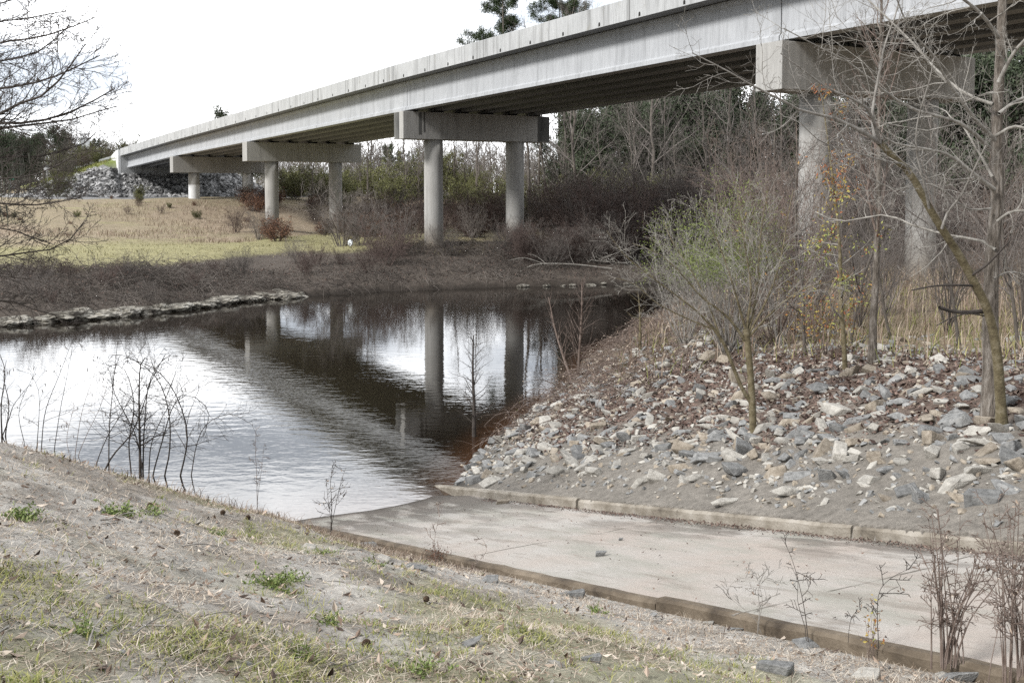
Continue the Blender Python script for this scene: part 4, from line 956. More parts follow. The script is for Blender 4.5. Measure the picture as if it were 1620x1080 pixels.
sapling('water_sapling', 'dark bare sapling standing in the shallow water at the tip of the stony point', (750, 690), [(750, 640), (748, 590), (749, 530)], 3.8, 40, r, M['bark_dark'], (.2, .36), Yd=waterpt(750, 690))
sapling('water_sapling', 'thin bare sapling leaning left at the shoreline', (906, 606), [(890, 560), (878, 520), (868, 470)], 2.6, 16, r, M['bark_red'], (.25, .42), (20, 50), Yd=30.8)
sapling('water_sapling', 'bushy reddish bare sapling beside the leaning one at the shoreline', (914, 602), [(917, 550), (920, 500), (921, 440)], 2.8, 34, r, M['bark_red'], (.28, .48), (20, 45), Yd=31.1)
sapling('mossy_sapling', 'short mossy sapling on the point where the dry vines meet the water', (1012, 548), [(1013, 520), (1012, 490), (1010, 465)], 2.8, 12, r, M['bark_moss'], (.3, .55), (40, 80), Yd=27.5)
sapling('shore_sapling', 'short dark sapling above the stones at the shoreline, left of the dry vines', (880, 640), [(878, 610), (884, 590)], 1.2, 6, r, M['bark_dark'], Yd=27.4)
# ------------------------------------------------------------------ canes and shrubs on the near bank
def canes(name, label, base, stems, r, mt, kk=(7, .08, .2), pods=0, cat='shrub', group=None, dry=0):
    """stems: (pixel control points, radius px, depth shift)"""
    Yb = base[1]; L = []
    for pts, r0, dY in stems:
        r0 = r0*.72; a = limb(pts, Yb+(dY[0] if isinstance(dY, tuple) else 0), Yb+(dY[1] if isinstance(dY, tuple) else dY), r0, r0*.3, 14)
        L.append(a)
    S, R = stack(L); S[:, 0, 2] -= .06
    dz = base[2]-S[0, 0, 2]; S[:, :, 2] += min(0, 0)
    k1 = kids(r, S, R, kk[0], (.2), 1, (35, 80), (kk[1]*1.3, kk[2]*1.5), 6, .16, (0, 0, 0), .6, .0034); S_ = S; k2 = kids(r, *k1, 4, .2, 1, (30, 65), (.3, .65), 4, .17, (0, 0, 0), .7, .0028)
    parts = [('canes', Tubes().add(S, R, 6).add(*k1, 4).add(*k2, 3).mesh('canes', mt))]
    if pods:
        tp = np.concatenate([k1[0][:, -1], k1[0][:, 3]]); tp = tp[r.integers(0, len(tp), pods)]
        for q in tp:
            D = march(r, q[None], np.array([[0, 0, -1.]]), r.uniform(.05, .1, 1), 4, .1, (0, 0, -.1))
            parts.append(('seed_pod', Tubes().add(D, np.array([[.002, .008, .008, .003]]), 5).mesh('seed_pod', M['pod'])))
    if dry:
        tp = np.concatenate([k1[0][:, 2:].reshape(-1, 3)]); tp = tp[r.integers(0, len(tp), dry)]
        V, F4 = leaves(r, tp, .03, spread=.01, down=.6); parts.append(('dry_leaves', mesh_np('dry_leaves', V, F4, M['leaf_brown'], tint=tintv(r, dry, 4))))
    return tree_obj(name, label, base, parts, group, cat)
r = np.random.default_rng(51)
b = bank(225, 752)
canes('arching_shrub', 'dark bare shrub of arching canes with hanging seed pods on the bank crest', b,
      [([(222, 752), (221, 690), (220, 630), (222, 580), (230, 565)], 3.6, 0), ([(226, 754), (228, 680), (235, 610), (252, 575), (272, 560)], 2, .3), ([(165, 740), (185, 712), (205, 690), (222, 655), (240, 600), (262, 560)], 2.2, .2),
       ([(258, 760), (268, 715), (268, 660), (255, 610), (230, 580), (195, 562), (172, 562)], 2, -.3), ([(282, 766), (296, 700), (290, 655), (270, 610), (240, 580), (205, 568)], 2.2, -.2), ([(240, 756), (256, 700), (275, 640), (300, 625), (330, 650), (322, 690)], 1.8, .3),
       ([(300, 768), (312, 700), (330, 668), (365, 655), (400, 672)], 1.4, .2), ([(172, 745), (173, 680), (178, 620), (186, 540)], 1.6, .3), ([(208, 752), (204, 700), (212, 640), (200, 590), (180, 575), (165, 592)], 1.8, .4),
       ([(235, 756), (240, 700), (262, 650), (282, 620), (300, 600)], 1.5, -.4), ([(150, 738), (170, 690), (195, 650), (218, 610), (262, 548)], 1.2, .1), ([(228, 754), (215, 690), (190, 640), (178, 610), (185, 575), (215, 562)], 1.5, -.3)],
      r, M['bark_dark'], (22, .07, .26), 22, dry=70)
for k, (bp, st_, lab) in enumerate([((65, 712), [([(65, 712), (72, 650), (95, 590), (112, 545)], 1.2, 0), ([(85, 716), (95, 650), (105, 600), (115, 548)], 1, .3), ([(58, 712), (62, 650), (60, 615), (48, 590)], 1, -.2), ([(40, 708), (30, 650), (50, 600), (58, 580)], .9, -.1)], 'thin dry stalks with dark seed tufts left of the arching shrub'),
                       ((5, 690), [([(3, 690), (2, 640), (8, 590), (0, 560)], 2, 0), ([(8, 692), (14, 640), (6, 600), (10, 570)], 1.6, .2), ([(0, 700), (15, 660), (22, 640), (45, 610)], 1.5, -.2)], 'dark twiggy shrub cut by the left edge of the picture'),
                       ((118, 722), [([(118, 722), (130, 650), (150, 590), (162, 555)], .8, 0), ([(122, 724), (136, 690), (160, 640), (172, 600)], .8, .2), ([(110, 720), (106, 690), (118, 640)], .7, .2)], 'pair of thin pale stalks just left of the arching shrub')]):
    canes('dry_stalks', lab, bank(*bp), st_, r, M['bark_dark'] if k != 2 else M['bark_red'], (8, .1, .25), 10, dry=30)
canes('slender_stalk', 'single slender stalk with tiny seed heads against the bright water', bank(407, 806), [([(407, 806), (406, 750), (404, 710), (405, 672)], .8, 0), ([(407, 790), (414, 740), (418, 700)], .5, .1)], r, M['bark_red'], (10, .06, .14), 0, 'stalk', dry=26)
canes('sprout', 'thin twiggy sprout at the ramp corner against the bright water', bank(523, 842), [([(523, 842), (525, 800), (523, 765), (526, 735)], 1.2, 0), ([(523, 838), (532, 795), (540, 760), (548, 738)], .9, .1), ([(525, 830), (519, 790), (516, 755)], .8, 0)], r, M['bark_dark'], (7, .1, .25), 0, 'sprout', dry=24)
canes('sprout', 'leaning thin sprout in front of the ramp, nearer its middle', bank(690, 905), [([(690, 905), (688, 850), (700, 800), (702, 790)], .7, 0), ([(735, 935), (748, 900), (770, 870), (762, 850)], .7, .1)], r, M['bark_red'], (6, .1, .2), 0, 'sprout', dry=14)
canes('tall_sprout', 'tall thin double sprout standing before the ramp, left of the twig clumps', bank(1280, 1010), [([(1280, 1025), (1272, 960), (1258, 900), (1245, 865), (1236, 850)], 1.3, 0), ([(1276, 1000), (1262, 950), (1262, 920), (1250, 890)], 1, .1)], r, M['bark_dark'], (6, .08, .2), 0, 'sprout', dry=12)
canes('curling_vine', 'curling bare vine sprouts beside the ramp edge left of the tall double sprout', bank(1205, 995), [([(1198, 996), (1202, 960), (1200, 930), (1222, 905), (1248, 890)], 1, 0), ([(1205, 990), (1180, 965), (1155, 945), (1152, 930), (1170, 915), (1200, 914)], .7, .1), ([(1200, 985), (1206, 950), (1198, 915), (1192, 900)], .7, -.1)], r, M['bark_grey'], (8, .1, .25), 0, 'vine', dry=12)
canes('curling_vine', 'arching bare stem by the ramp edge between the double sprout and the twig clumps', bank(1388, 1010), [([(1390, 1012), (1388, 980), (1390, 940), (1402, 920), (1425, 905), (1452, 895)], 1.1, 0), ([(1342, 1002), (1348, 975), (1365, 960), (1385, 950)], .7, .1)], r, M['bark_dark'], (7, .1, .25), 0, 'vine', dry=16)
def clump(px0, py0, n, x0, x1, top, r):
    out = []
    for i in range(n):
        xb = px0+r.normal(0, 16); xt = r.uniform(x0, x1); yt = top+r.uniform(-15, 90)
        out.append(([(xb, py0+r.uniform(-8, 8)), (xb+(xt-xb)*.3, py0-(py0-yt)*.4), (xb+(xt-xb)*.72, py0-(py0-yt)*.72), (xt+r.normal(0, 5), yt)], r.uniform(1.1, 2.6), r.uniform(-.25, .25)))
    return out
canes('twig_clump', 'clump of dark red upright twigs at the ramp edge, the one on the left', bank(1505, 1035), clump(1505, 1036, 20, 1435, 1600, 815, r), r, M['bark_red'], (7, .07, .15), 0, dry=40)
canes('twig_clump', 'clump of dark upright twigs at the right edge beside the other clump', bank(1598, 1058), clump(1598, 1060, 18, 1540, 1660, 800, r), r, M['bark_red'], (7, .07, .15), 0, dry=40)
b = bank(835, 985)
cane_shrub('dry_weed', 'dry yellowish weed stalks by the ramp edge in front of the arching stem', bank(1375, 1030), 7, .45, .3, M['bark_red'], r, M['autumn'], 60, .03, .02, r0=.003, nk=4, leaftint=(.4, .2), cat='weed')
cane_shrub('rusty_weed', 'low rusty dead weed clump at the corner of the ramp', bank(690, 888), 40, .22, .7, M['bark_red'], r, M['rust'], 160, .03, .02, r0=.002, nk=4, cat='weed')
# ------------------------------------------------------------------ tree reaching in from the left (its trunk stands just outside the picture)
r = np.random.default_rng(52)
b = np.array([-8.7, 13.2, 0.]); b[2] = float(H(b[0], b[1])); Y = b[1]
P_, R_ = trunk(r, b-np.array([0, 0, .2]), b+np.array([.3, .2, 9.5]), .2, .06, 14, .02)
def bough(pts, d, a, e=.7): return limb(pts, Y, Y+d, a, e, 14)
bs = [bough([(-330, 190), (-120, 205), (0, 180), (35, 162), (70, 150), (95, 125), (118, 95), (135, 70)], -1, 5), bough([(-330, 235), (-120, 190), (0, 195), (50, 193), (98, 183), (135, 165), (165, 152), (182, 140)], .4, 5, .8),
      bough([(-330, 250), (-100, 215), (0, 203), (60, 196), (110, 190), (150, 178), (186, 168)], 1, 4.4), bough([(-330, 120), (-120, 150), (0, 140), (60, 130), (100, 116), (125, 104), (158, 88)], 0, 4),
      bough([(-330, 70), (-100, 110), (0, 97), (60, 82), (90, 60), (110, 40)], .6, 3), bough([(-330, 60), (-100, 85), (0, 68), (30, 62), (60, 60), (110, 44), (150, 28)], -.5, 3), bough([(-330, 0), (-100, 50), (0, 34), (40, 30), (80, 22), (105, 18)], .5, 2.4),
      bough([(-330, 290), (-100, 262), (0, 248), (60, 248), (100, 238), (135, 226), (152, 210)], 1.2, 3), bough([(-330, 300), (-100, 290), (0, 283), (50, 278), (90, 262), (120, 245)], -.6, 2.8), bough([(-330, 330), (-100, 310), (0, 322), (60, 324), (100, 318), (128, 312)], 0, 3.4),
      bough([(-330, 330), (-100, 345), (0, 302), (40, 300), (85, 300), (115, 290)], .5, 2.6), bough([(-330, 420), (-100, 400), (0, 405), (50, 398), (90, 392), (118, 372), (132, 352)], .6, 3), bough([(-330, 470), (-120, 420), (0, 436), (40, 440), (80, 448), (105, 462)], -.4, 3),
      bough([(-330, 500), (-120, 480), (0, 474), (50, 488), (90, 500), (110, 520)], .5, 2.5), bough([(-330, -60), (-100, 10), (0, 5), (30, -5), (60, -20)], 0, 2.6), bough([(-330, 380), (-100, 370), (0, 360), (40, 372), (80, 385)], .8, 2.4)]
BP, BR = stack(bs)
BR = BR*1.2; k1 = kids(r, BP, BR, 25, .42, 1, (20, 60), (.10, .26), 7, .14, (0, 0, .05), .5, .004); k2 = kids(r, *k1, 6, .2, 1, (25, 60), (.3, .55), 5, .16, (0, 0, .03), .6, .003); k3 = kids(r, *k2, 4, .3, 1, (25, 60), (.35, .6), 4, .16, (0, 0, .02), .7, .0028)
mp_ = BP[:, 7:10].reshape(-1, 3); mp_ = mp_[(mp_[:, 2] < at(0, 215, Y)[2]) & (mp_[:, 2] > at(0, 330, Y)[2])][:20]
mD = march(r, np.repeat(mp_, 8, 0)+r.normal(0, .06, (len(mp_)*8, 3)), np.tile([0, 0, -1.], (len(mp_)*8, 1)), r.uniform(.1, .55, len(mp_)*8), 6, .12, (0, 0, -.1)); mR = np.tile(np.linspace(.012, .003, 6), (len(mD), 1))
tree_obj('overhanging_tree', 'bare dark tree whose long twiggy boughs reach in from the left edge', b,
         [('trunk', Tubes().add(P_, R_, 14).mesh('trunk', M['bark_rough'])), ('boughs', Tubes().add(BP, BR, 6).mesh('boughs', M['bark_dark'])), ('crown', Tubes().add(*k1, 4).add(*k2, 3).add(*k3, 3).mesh('crown', M['bark_dark'])),
          ('hanging_moss', Tubes().add(mD, mR, 4).mesh('hanging_moss', M['moss_hang']))])
# ------------------------------------------------------------------ far trees: a few built, then copied
LIB = {}
def lib_bare(key, seed, h, dense, mt, r0=.11, slender=False):
    r = np.random.default_rng(seed); P_, R_ = trunk(r, (0, 0, -.3), (r.normal(0, .05)*h, r.normal(0, .05)*h, h*.92), r0, .03, 14, .05)
    q1 = kids(r, P_, R_, 16 if slender else 26, .5 if slender else .16, .99, (25, 60), (.13, .24) if slender else (.24, .45), 7, .13, (0, 0, .09), .55, .012)
    q2 = kids(r, *q1, 6, .2, 1, (25, 60), (.3, .55), 5, .16, (0, 0, .04), .6, .009); q3 = kids(r, *q2, dense, .2, 1, (25, 65), (.35, .65), 4, .18, (0, 0, .02), .7, .007)
    LIB[key] = [('trunk', Tubes().add(P_, R_, 7).mesh('trunk', M['bark_far'])), ('crown', Tubes().add(*q1, 4).add(*q2, 3).add(*q3, 3).mesh('crown', mt))]
def lib_bush(key, seed, h, wid, mt, n=16, leafm=None, nl=0, ls=.15, nk=9):
    r = np.random.default_rng(seed); a = r.uniform(0, 6.283, n); q = r.uniform(0, .25, n)*wid
    P = np.stack([np.cos(a)*q, np.sin(a)*q, np.full(n, -.2)], 1); D = np.stack([np.cos(a)*wid/h*.75, np.sin(a)*wid/h*.75, np.ones(n)], 1)+r.normal(0, .15, (n, 3))
    S = march(r, P, D, h*r.uniform(.6, 1.05, n), 9, .13, (0, 0, .03)); R = .03*r.uniform(.6, 1.2, (n, 1))*np.linspace(1, .3, 9)[None]
    q1 = kids(r, S, R, nk, .15, 1, (25, 65), (.25, .5), 6, .16, (0, 0, .04), .55, .009); q2 = kids(r, *q1, 6, .15, 1, (25, 65), (.35, .6), 5, .18, (0, 0, .02), .6, .007); q3 = kids(r, *q2, 2, .3, 1, (25, 65), (.4, .7), 4, .18, (0, 0, 0), .7, .006)
    T = Tubes().add(S, R, 5).add(*q1, 3).add(*q2, 3)
    if not nl: T.add(*q3, 3)
    LIB[key] = [('stems', T.mesh('stems', mt))]
    if nl:
        tp = np.concatenate([q2[0][:, 1:].reshape(-1, 3), q1[0][:, 2:].reshape(-1, 3)]); tp = tp[r.integers(0, len(tp), nl)]
        LIB[key].append(('foliage', leafmesh('foliage', r, tp, ls, leafm, spread=.12)))
def lib_oak(key, seed, h, wid, nl, moss=60):
    r = np.random.default_rng(seed); P_, R_ = trunk(r, (0, 0, -.3), (r.normal(0, .4), r.normal(0, .4), h*.8), .3, .08, 12, .05)
    q1 = kids(r, P_, R_, 16, .2, 1, (35, 75), (wid/h*.6, wid/h*.95), 8, .14, (0, 0, .06), .5, .03); q2 = kids(r, *q1, 7, .2, 1, (30, 65), (.3, .55), 6, .16, (0, 0, .03), .6, .015)
    tp = np.concatenate([q2[0][:, 2:].reshape(-1, 3), q1[0][:, 5:].reshape(-1, 3)]); cl = tp[r.integers(0, len(tp), 420)]; pts = cl[r.integers(0, 420, nl)]
    V, F4 = leaves(r, pts, .26, spread=.42); ti = np.clip(np.repeat(vnoise(pts[:, 0]*.7+pts[:, 1]*.4, pts[:, 2]*.7, seed), 4)*.8+np.repeat(r.uniform(-.1, .3, nl), 4), 0, 1)
    LIB[key] = [('trunk', Tubes().add(P_, R_, 8).add(*q1, 5).add(*q2, 3).mesh('trunk', M['bark_far'])), ('crown', mesh_np('crown', V, F4, M['green_dark'], tint=ti))]
    if moss:
        m0 = np.repeat(tp[r.integers(0, len(tp), moss)], 9, 0)+r.normal(0, .25, (moss*9, 3)); D = march(r, m0, np.tile([0, 0, -1.], (len(m0), 1)), r.uniform(.3, 1.5, len(m0)), 6, .1, (0, 0, -.1))
        LIB[key].append(('hanging_moss', Tubes().add(D, np.tile(np.linspace(.028, .008, 6), (len(m0), 1)), 4).mesh('hanging_moss', M['moss_hang'])))
def lib_pine(key, seed, h, bare, wid, nl):
    r = np.random.default_rng(seed); P_, R_ = trunk(r, (0, 0, -.3), (r.normal(0, .5), r.normal(0, .5), h), .26, .05, 14, .02)
    q1 = kids(r, P_, R_, 26, bare, .995, (55, 95), (wid/h*.4, wid/h*.95), 7, .1, (0, 0, .06), .4, .03); q2 = kids(r, *q1, 9, .25, 1, (25, 60), (.22, .5), 5, .12, (0, 0, .1), .6, .015)
    tips = np.concatenate([q2[0][:, 1:].reshape(-1, 3), q1[0][:, 3:].reshape(-1, 3)]); tips = tips[r.random(len(tips)) < .75]
    n = nl; c = tips[r.integers(0, len(tips), n)]; d = norm(r.normal(0, 1, (n, 3))+np.array([0, 0, .5])); L = r.uniform(.2, .45, (n, 1))
    s = norm(np.cross(d, r.normal(0, 1, (n, 3))))*.03; c = c+r.normal(0, .22, (n, 3))
    V = np.stack([c-s, c+s, c+d*L], 1).reshape(-1, 3); ti = np.clip(np.repeat(r.uniform(0, 1, n), 3), 0, 1)
    LIB[key] = [('trunk', Tubes().add(P_, R_, 8).add(*q1, 4).add(*q2, 3).mesh('trunk', M['bark_far'])), ('crown', mesh_np('crown', V, np.arange(3*n).reshape(n, 3), M['pine'], tint=ti))]
for i in range(3): lib_bare(f'bare{i}', 60+i, 13, 4, M['thicket'])
for i in range(3): lib_bush(f'bush{i}', 70+i, 4.2, 2.2, [M['thicket'], M['thicket_brown'], M['thicket_brown']][i], 18)
for i in range(2): lib_bush(f'olive{i}', 80+i, 4, 2.2, M['thicket'], 14, M['olive'], 5200, .17)
lib_bush('rust0', 84, 2.4, 1.6, M['thicket_brown'], 14, M['rust'], 1800, .14)
for i in range(2): lib_oak(f'oak{i}', 86+i, 12, 10, 21000, 60)
for i in range(2): lib_pine(f'pine{i}', 90+i, 26, [.5, .7][i], [8, 7][i], 30000)
for i in range(2): lib_bare(f'slender{i}', 95+i, 19, 3, M['thicket'], .17, True)
NAMES = {'bare': ('bare_tree', 'tree'), 'bush': ('bare_bush', 'bush'), 'olive': ('olive_bush', 'bush'), 'rust': ('rusty_bush', 'bush'), 'oak': ('evergreen_tree', 'tree'), 'pine': ('pine_tree', 'pine'), 'slender': ('slender_tree', 'tree')}
def put(key, X, Y, sc=1., label='', group=None, rz=None, sz=None, dz=0):
    nm, cat = NAMES[key[:-1]]; g = max(float(H(X, Y, False)), -.3)
    e = empty(nm, (X, Y, g+dz), prng.uniform(0, 6.28) if rz is None else rz, label=label, cat=cat, group=group); e.scale = (sc, sc, sz or sc)
    for pn, me in LIB[key]: link(pn, me, e, kind='stuff' if pn == 'hanging_moss' else None)
    return e
def atx(x, Y): return at(x, 300, Y)[0]
prng = np.random.default_rng(99)
def pick(k, n): return f'{k}{prng.integers(n)}'
def blocked(X, Y, m=2.0):
    t, sb = w2b(X, Y); return (-3.5 < t < 13.5 and sb > 20 and False) or any(np.hypot(X-b2w(tt, s)[0], Y-b2w(tt, s)[1]) < m for s in ST for tt in CT)
# pines whose tops show above the parapet, and round-topped ones
for (x, Yd, key, top, lab) in [(808, 118, 'pine0', -20, 'tall pine rising above the middle of the bridge parapet, open ragged crown'), (884, 128, 'pine1', 2, 'shorter pine just right of the tall one above the parapet'), (379, 190, 'oak1', 160, 'single dark rounded treetop showing above the far part of the parapet'),
                          (612, 205, 'pine1', 232, 'distant round-topped pine seen under the bridge between the piers'), (640, 215, 'pine0', 240, 'second distant round-topped pine under the bridge, right of the other'), (155, 200, 'pine1', 222, 'dark pine left of the bridge end beside the rectangular sign'), (168, 215, 'pine0', 235, 'lower dark pine touching the bridge end'),
                          (98, 225, 'pine1', 216, 'bushy pine behind the left boughs, second from the sign'), (66, 232, 'pine0', 222, 'bushy pine farther left in the far wood edge')]:
    X = atx(x, Yd); topz = at(x, top, Yd)[2]; g = float(H(X, Yd, False)); put(key, X, Yd, (topz-g)/(26.3 if key[0] == 'p' else 13.6), lab)
# mossy dark wood edge at the far left
for k in range(9):
    x = [-60, -20, 8, 28, 48, 5, 70, 105, 130][k]; Yd = [150, 165, 150, 170, 185, 200, 190, 200, 210][k]; X = atx(x, Yd); put(pick('oak', 2), X, Yd, [.85, .85, .8, .75, .7, .95, .7, .65, .6][k], 'dark mossy evergreen in the wood edge at the far left', 'mossy evergreens at the far left', sz=[.85, .85, .78, .75, .72, .95, .75, .7, .62][k])
for k in range(10):
    x = prng.uniform(20, 175); Yd = prng.uniform(165, 200); put(pick('bare', 3), atx(x, Yd), Yd, prng.uniform(.5, .8), 'bare grey tree at the foot of the far left wood edge', 'bare trees at the far left')
# small evergreen saplings on the riprap at left
put('olive0', atx(95, 128), 128, .75, 'small bright shrub on the riprap near its left end', sz=1.0); put('olive1', atx(225, 128), 127, .4, 'low green shrub at the foot of the riprap')
# thicket beyond the river, seen under the bridge
G1_, G2_, G3_, G4_, G5_ = 'bare trees beyond the river', 'bare bushes beyond the river', 'olive bushes beyond the river', 'rusty bushes beyond the river', 'slender trees beyond the river'
def strew(n, key, nk, x0, x1, Y0, Y1, s0, s1, lab, grp, m=2.2):
    c = 0
    while c < n:
        Yd = prng.uniform(Y0, Y1); X = atx(prng.uniform(x0, x1), Yd)
        if far_v(np.array(X), np.array(Yd)) < 4 or blocked(X, Yd, m): c += .2; continue
        put(pick(key, nk), X, Yd, prng.uniform(s0, s1), lab, grp); c += 1
LB1 = 'bare grey tree among the bare trees beyond the river'; LB2 = 'bare brownish bush in the thicket beyond the river'; LB3 = 'olive-green bush in the thicket beyond the river'; LB4 = 'rust-coloured bush in the thicket beyond the river'; LB5 = 'tall slender bare trunk in the wood beyond the river'
strew(26, 'bare', 3, 420, 860, 118, 175, .55, .85, LB1, G1_)
strew(18, 'bare', 3, 540, 900, 140, 180, .8, 1.1, LB1, G1_)
strew(48, 'bare', 3, 880, 1640, 84, 140, .95, 1.5, LB1, G1_)
strew(22, 'bare', 3, 940, 1640, 74, 95, .6, 1.0, LB1, G1_)
strew(16, 'slender', 2, 830, 1000, 95, 130, .95, 1.25, LB5, G5_)
strew(5, 'slender', 2, 560, 830, 115, 150, .7, .9, LB5, G5_)
strew(8, 'slender', 2, 1000, 1640, 95, 130, .9, 1.2, LB5, G5_)
strew(34, 'bush', 3, 540, 900, 72, 110, .6, 1.1, LB2, G2_)
strew(46, 'bush', 3, 880, 1280, 68, 90, .9, 1.6, LB2, G2_)
strew(30, 'bush', 3, 1200, 1660, 80, 100, .9, 1.5, LB2, G2_)
strew(10, 'bush', 3, 350, 560, 88, 130, .4, .7, LB2, G2_)
strew(20, 'olive', 2, 440, 680, 125, 175, .8, 1.2, LB3, G3_)
for k in range(22): put(pick('olive', 2) if k % 2 else pick('bush', 3), atx(prng.uniform(-30, 170), 150), prng.uniform(158, 185), prng.uniform(.6, 1.2), 'bush at the foot of the wood edge at the far left', 'bushes at the far left')
strew(12, 'olive', 2, 690, 880, 95, 150, .7, 1.2, LB3, G3_)
strew(10, 'olive', 2, 900, 1300, 84, 110, .9, 1.5, LB3, G3_)
strew(26, 'rust', 1, 380, 880, 84, 130, .6, 1.1, LB4, G4_)
strew(12, 'rust', 1, 880, 1250, 72, 90, .7, 1.2, LB4, G4_)
def shorebush(n, x0, x1, v0, v1, s0, s1, lab, grp):
    for _ in range(n):
        x = prng.uniform(x0, x1); X = atx(x, 60); v = prng.uniform(v0, v1)
        Y = float(np.interp(X, FSH[:, 0], FSH[:, 1]))+v; X = atx(x, Y)
        if not blocked(X, Y, 1.4): put(pick('bush', 3), X, Y, prng.uniform(s0, s1), lab, grp)
shorebush(20, 20, 560, 4, 11, .2, .42, 'small bare bush in the brambles of the far bank below the field', 'small bushes on the far bank')
shorebush(30, 560, 1000, 3.5, 12, .4, .75, 'bare bush on the dark far bank under the bridge', 'bushes on the dark far bank')
for k, (x, Yd, sc) in enumerate([(930, 104, .95), (985, 100, 1.05), (1040, 110, 1.2), (1095, 102, 1.15), (1150, 112, 1.2), (890, 118, .9), (1210, 108, 1.1), (1010, 95, .8), (1290, 110, 1.2), (1420, 108, 1.1), (1530, 112, 1.3), (1610, 104, 1.2)]):
    put(pick('oak', 2), atx(x, Yd), Yd, sc, 'dark evergreen with hanging moss among the bare trees behind the bridge', 'evergreens behind the bridge')
for k in range(16): put('rust0' if k % 3 == 0 else pick('bush', 3) if k % 3 == 1 else pick('olive', 2), atx(prng.uniform(60, 420), 112), prng.uniform(98, 124), prng.uniform(.15, .34), 'low scrubby bush in the dry field below the embankment', 'scrub in the dry field')
strew(7, 'olive', 2, 560, 900, 140, 175, 1.1, 2.0, 'tall olive-green bush standing behind the thicket seen between the middle piers', 'tall olive bushes behind the thicket')
for k, (x, Yd, sc) in enumerate([(1560, 84, 1.2), (1590, 88, 1.35), (1630, 82, 1.3), (1505, 92, 1.25)]): put('oak%d' % (k % 2), atx(x, Yd), Yd, sc, 'dark evergreen closing the view right of the far pier column', 'evergreens at the right behind the bridge')
strew(8, 'bare', 3, 1500, 1650, 76, 90, 1.2, 1.6, LB1, G1_)
# far-off wood that closes the view
rng = np.random.default_rng(123); n = 2600
wx = rng.uniform(-190, 190, n); wy = rng.uniform(215, 300, n); far_h = rng.uniform(8, 15, n)*np.where(wx > 30, 1.25, 1.); base = np.stack([wx, wy, np.full(n, 2.4)], 1)
S = march(rng, base, np.tile([0, 0, 1.], (n, 1)), far_h, 8, .06, (0, 0, .1)); R = .1*np.linspace(1, .2, 8)[None]*np.ones((n, 1)); q1 = kids(rng, S, R, 9, .2, 1, (25, 60), (.25, .5), 5, .14, (0, 0, .06), .6, .05); q2 = kids(rng, *q1, 3, .2, 1, (25, 60), (.35, .6), 4, .16, (0, 0, .03), .7, .04)
link('distant_woods', Tubes().add(S, R, 4).add(*q1, 3).add(*q2, 3).mesh('distant_woods', M['woods']), kind='stuff', label='far-off grey winter woods along the horizon', cat='woods')
n = 26000; i = rng.integers(0, 2600, n); q = np.stack([wx[i], wy[i], 2.4+far_h[i]*rng.beta(1.6, 2.0, n)*.95], 1); q = q[vnoise(q[:, 0]*.12, q[:, 2]*.3+q[:, 1]*.05, 33) > .38]
link('distant_foliage', leafmesh('distant_foliage', rng, q, .75, M['far_leaf'], spread=.9), kind='stuff', label='hazy grey-green foliage of the far-off winter woods', cat='woods')
# ------------------------------------------------------------------ uncountable ground cover
rng = np.random.default_rng(200)
def arcs(r, base, L, n=7, rise=.9, droop=-.28, wig=.16):
    a = r.uniform(0, 6.283, len(base)); D = np.stack([np.cos(a), np.sin(a), np.full(len(a), rise)*r.uniform(.4, 1.4, len(a))], 1)
    return march(r, base, D, L, n, wig, (0, 0, droop))
# bramble tangle on the far bank
n = 21000; X = rng.uniform(-46, 30, n); v = 10.5*rng.random(n)**.8+.4; Y = np.interp(X, FSH[:, 0], FSH[:, 1])+v*1.15
mound = vnoise(X*.28, Y*.28, 61); kp = rng.random(n) < .35+.9*mound; kp &= ~((v > 8.2) & (X < -8) & (mound < .5)); X, Y, v, mound = X[kp], Y[kp], v[kp], mound[kp]
base = G(np.stack([X, Y], 1)); S = arcs(rng, base, (.5+1.9*mound)*rng.uniform(.5, 1.1, len(X)), 7, 1.0); R = np.tile(np.linspace(.016, .006, 7), (len(S), 1))
k1 = kids(rng, S, R, 2, .2, .9, (30, 80), (.3, .6), 4, .2, (0, 0, -.1), .7, .007)
link('brambles', Tubes().add(S, R, 3).add(*k1, 3).mesh('brambles', M['bramble']), kind='stuff', label='dark tangle of bare brambles covering the far bank', cat='brambles')
n = 9000; X = rng.uniform(-46, 30, n); v = 11*rng.random(n)+.3; Y = np.interp(X, FSH[:, 0], FSH[:, 1])+v*1.1; pts = G(np.stack([X, Y], 1)); pts[:, 2] += rng.uniform(.02, .5, n)*vnoise(X*.28, Y*.28, 61)*1.6
link('bramble_leaves', leafmesh('bramble_leaves', rng, pts, .11, M['leaf_dark'], spread=.1), kind='stuff', label='withered leaves caught in the far brambles', cat='leaves')
# mown field and rough grass beyond it
n = 30000; X = rng.uniform(-60, 6, n); Y = rng.uniform(62, 112, n); vv = far_v(X, Y); kp = (vv > 8.5) & (vv < 43) & (vnoise(X*.3, Y*.3, 5) > rng.uniform(.1, .6, n)); pts = G(np.stack([X, Y], 1)[kp])
link('field_grass', blademesh('field_grass', rng, pts, .15, .03, M['field'], lean=.9), kind='stuff', label='yellow-green short grass of the far field', cat='grass')
n = 34000; X = rng.uniform(-90, 10, n); Y = rng.uniform(84, 136, n); kp = (fbm(X*.11+3, Y*.11, 3, 15) > .37) & (far_v(X, Y) > 37+10*(fbm(X*.15, Y*.15, 2, 44)-.4)) & (H(X, Y, False) < 4.2); pts = G(np.stack([X, Y], 1)[kp])
link('broom_sedge', blademesh('broom_sedge', rng, pts, .42, .035, M['sedge'], lean=.5), kind='stuff', label='reddish dry broom sedge below the embankment', cat='grass')
n = 9000; t = rng.uniform(-13, -.8, n); sb = rng.uniform(152.5, 215, n); X, Y = b2w(t, sb); pts = G(np.stack([X, Y], 1)); kp = pts[:, 2] > 5.2+rng.uniform(-.8, .8, n); 
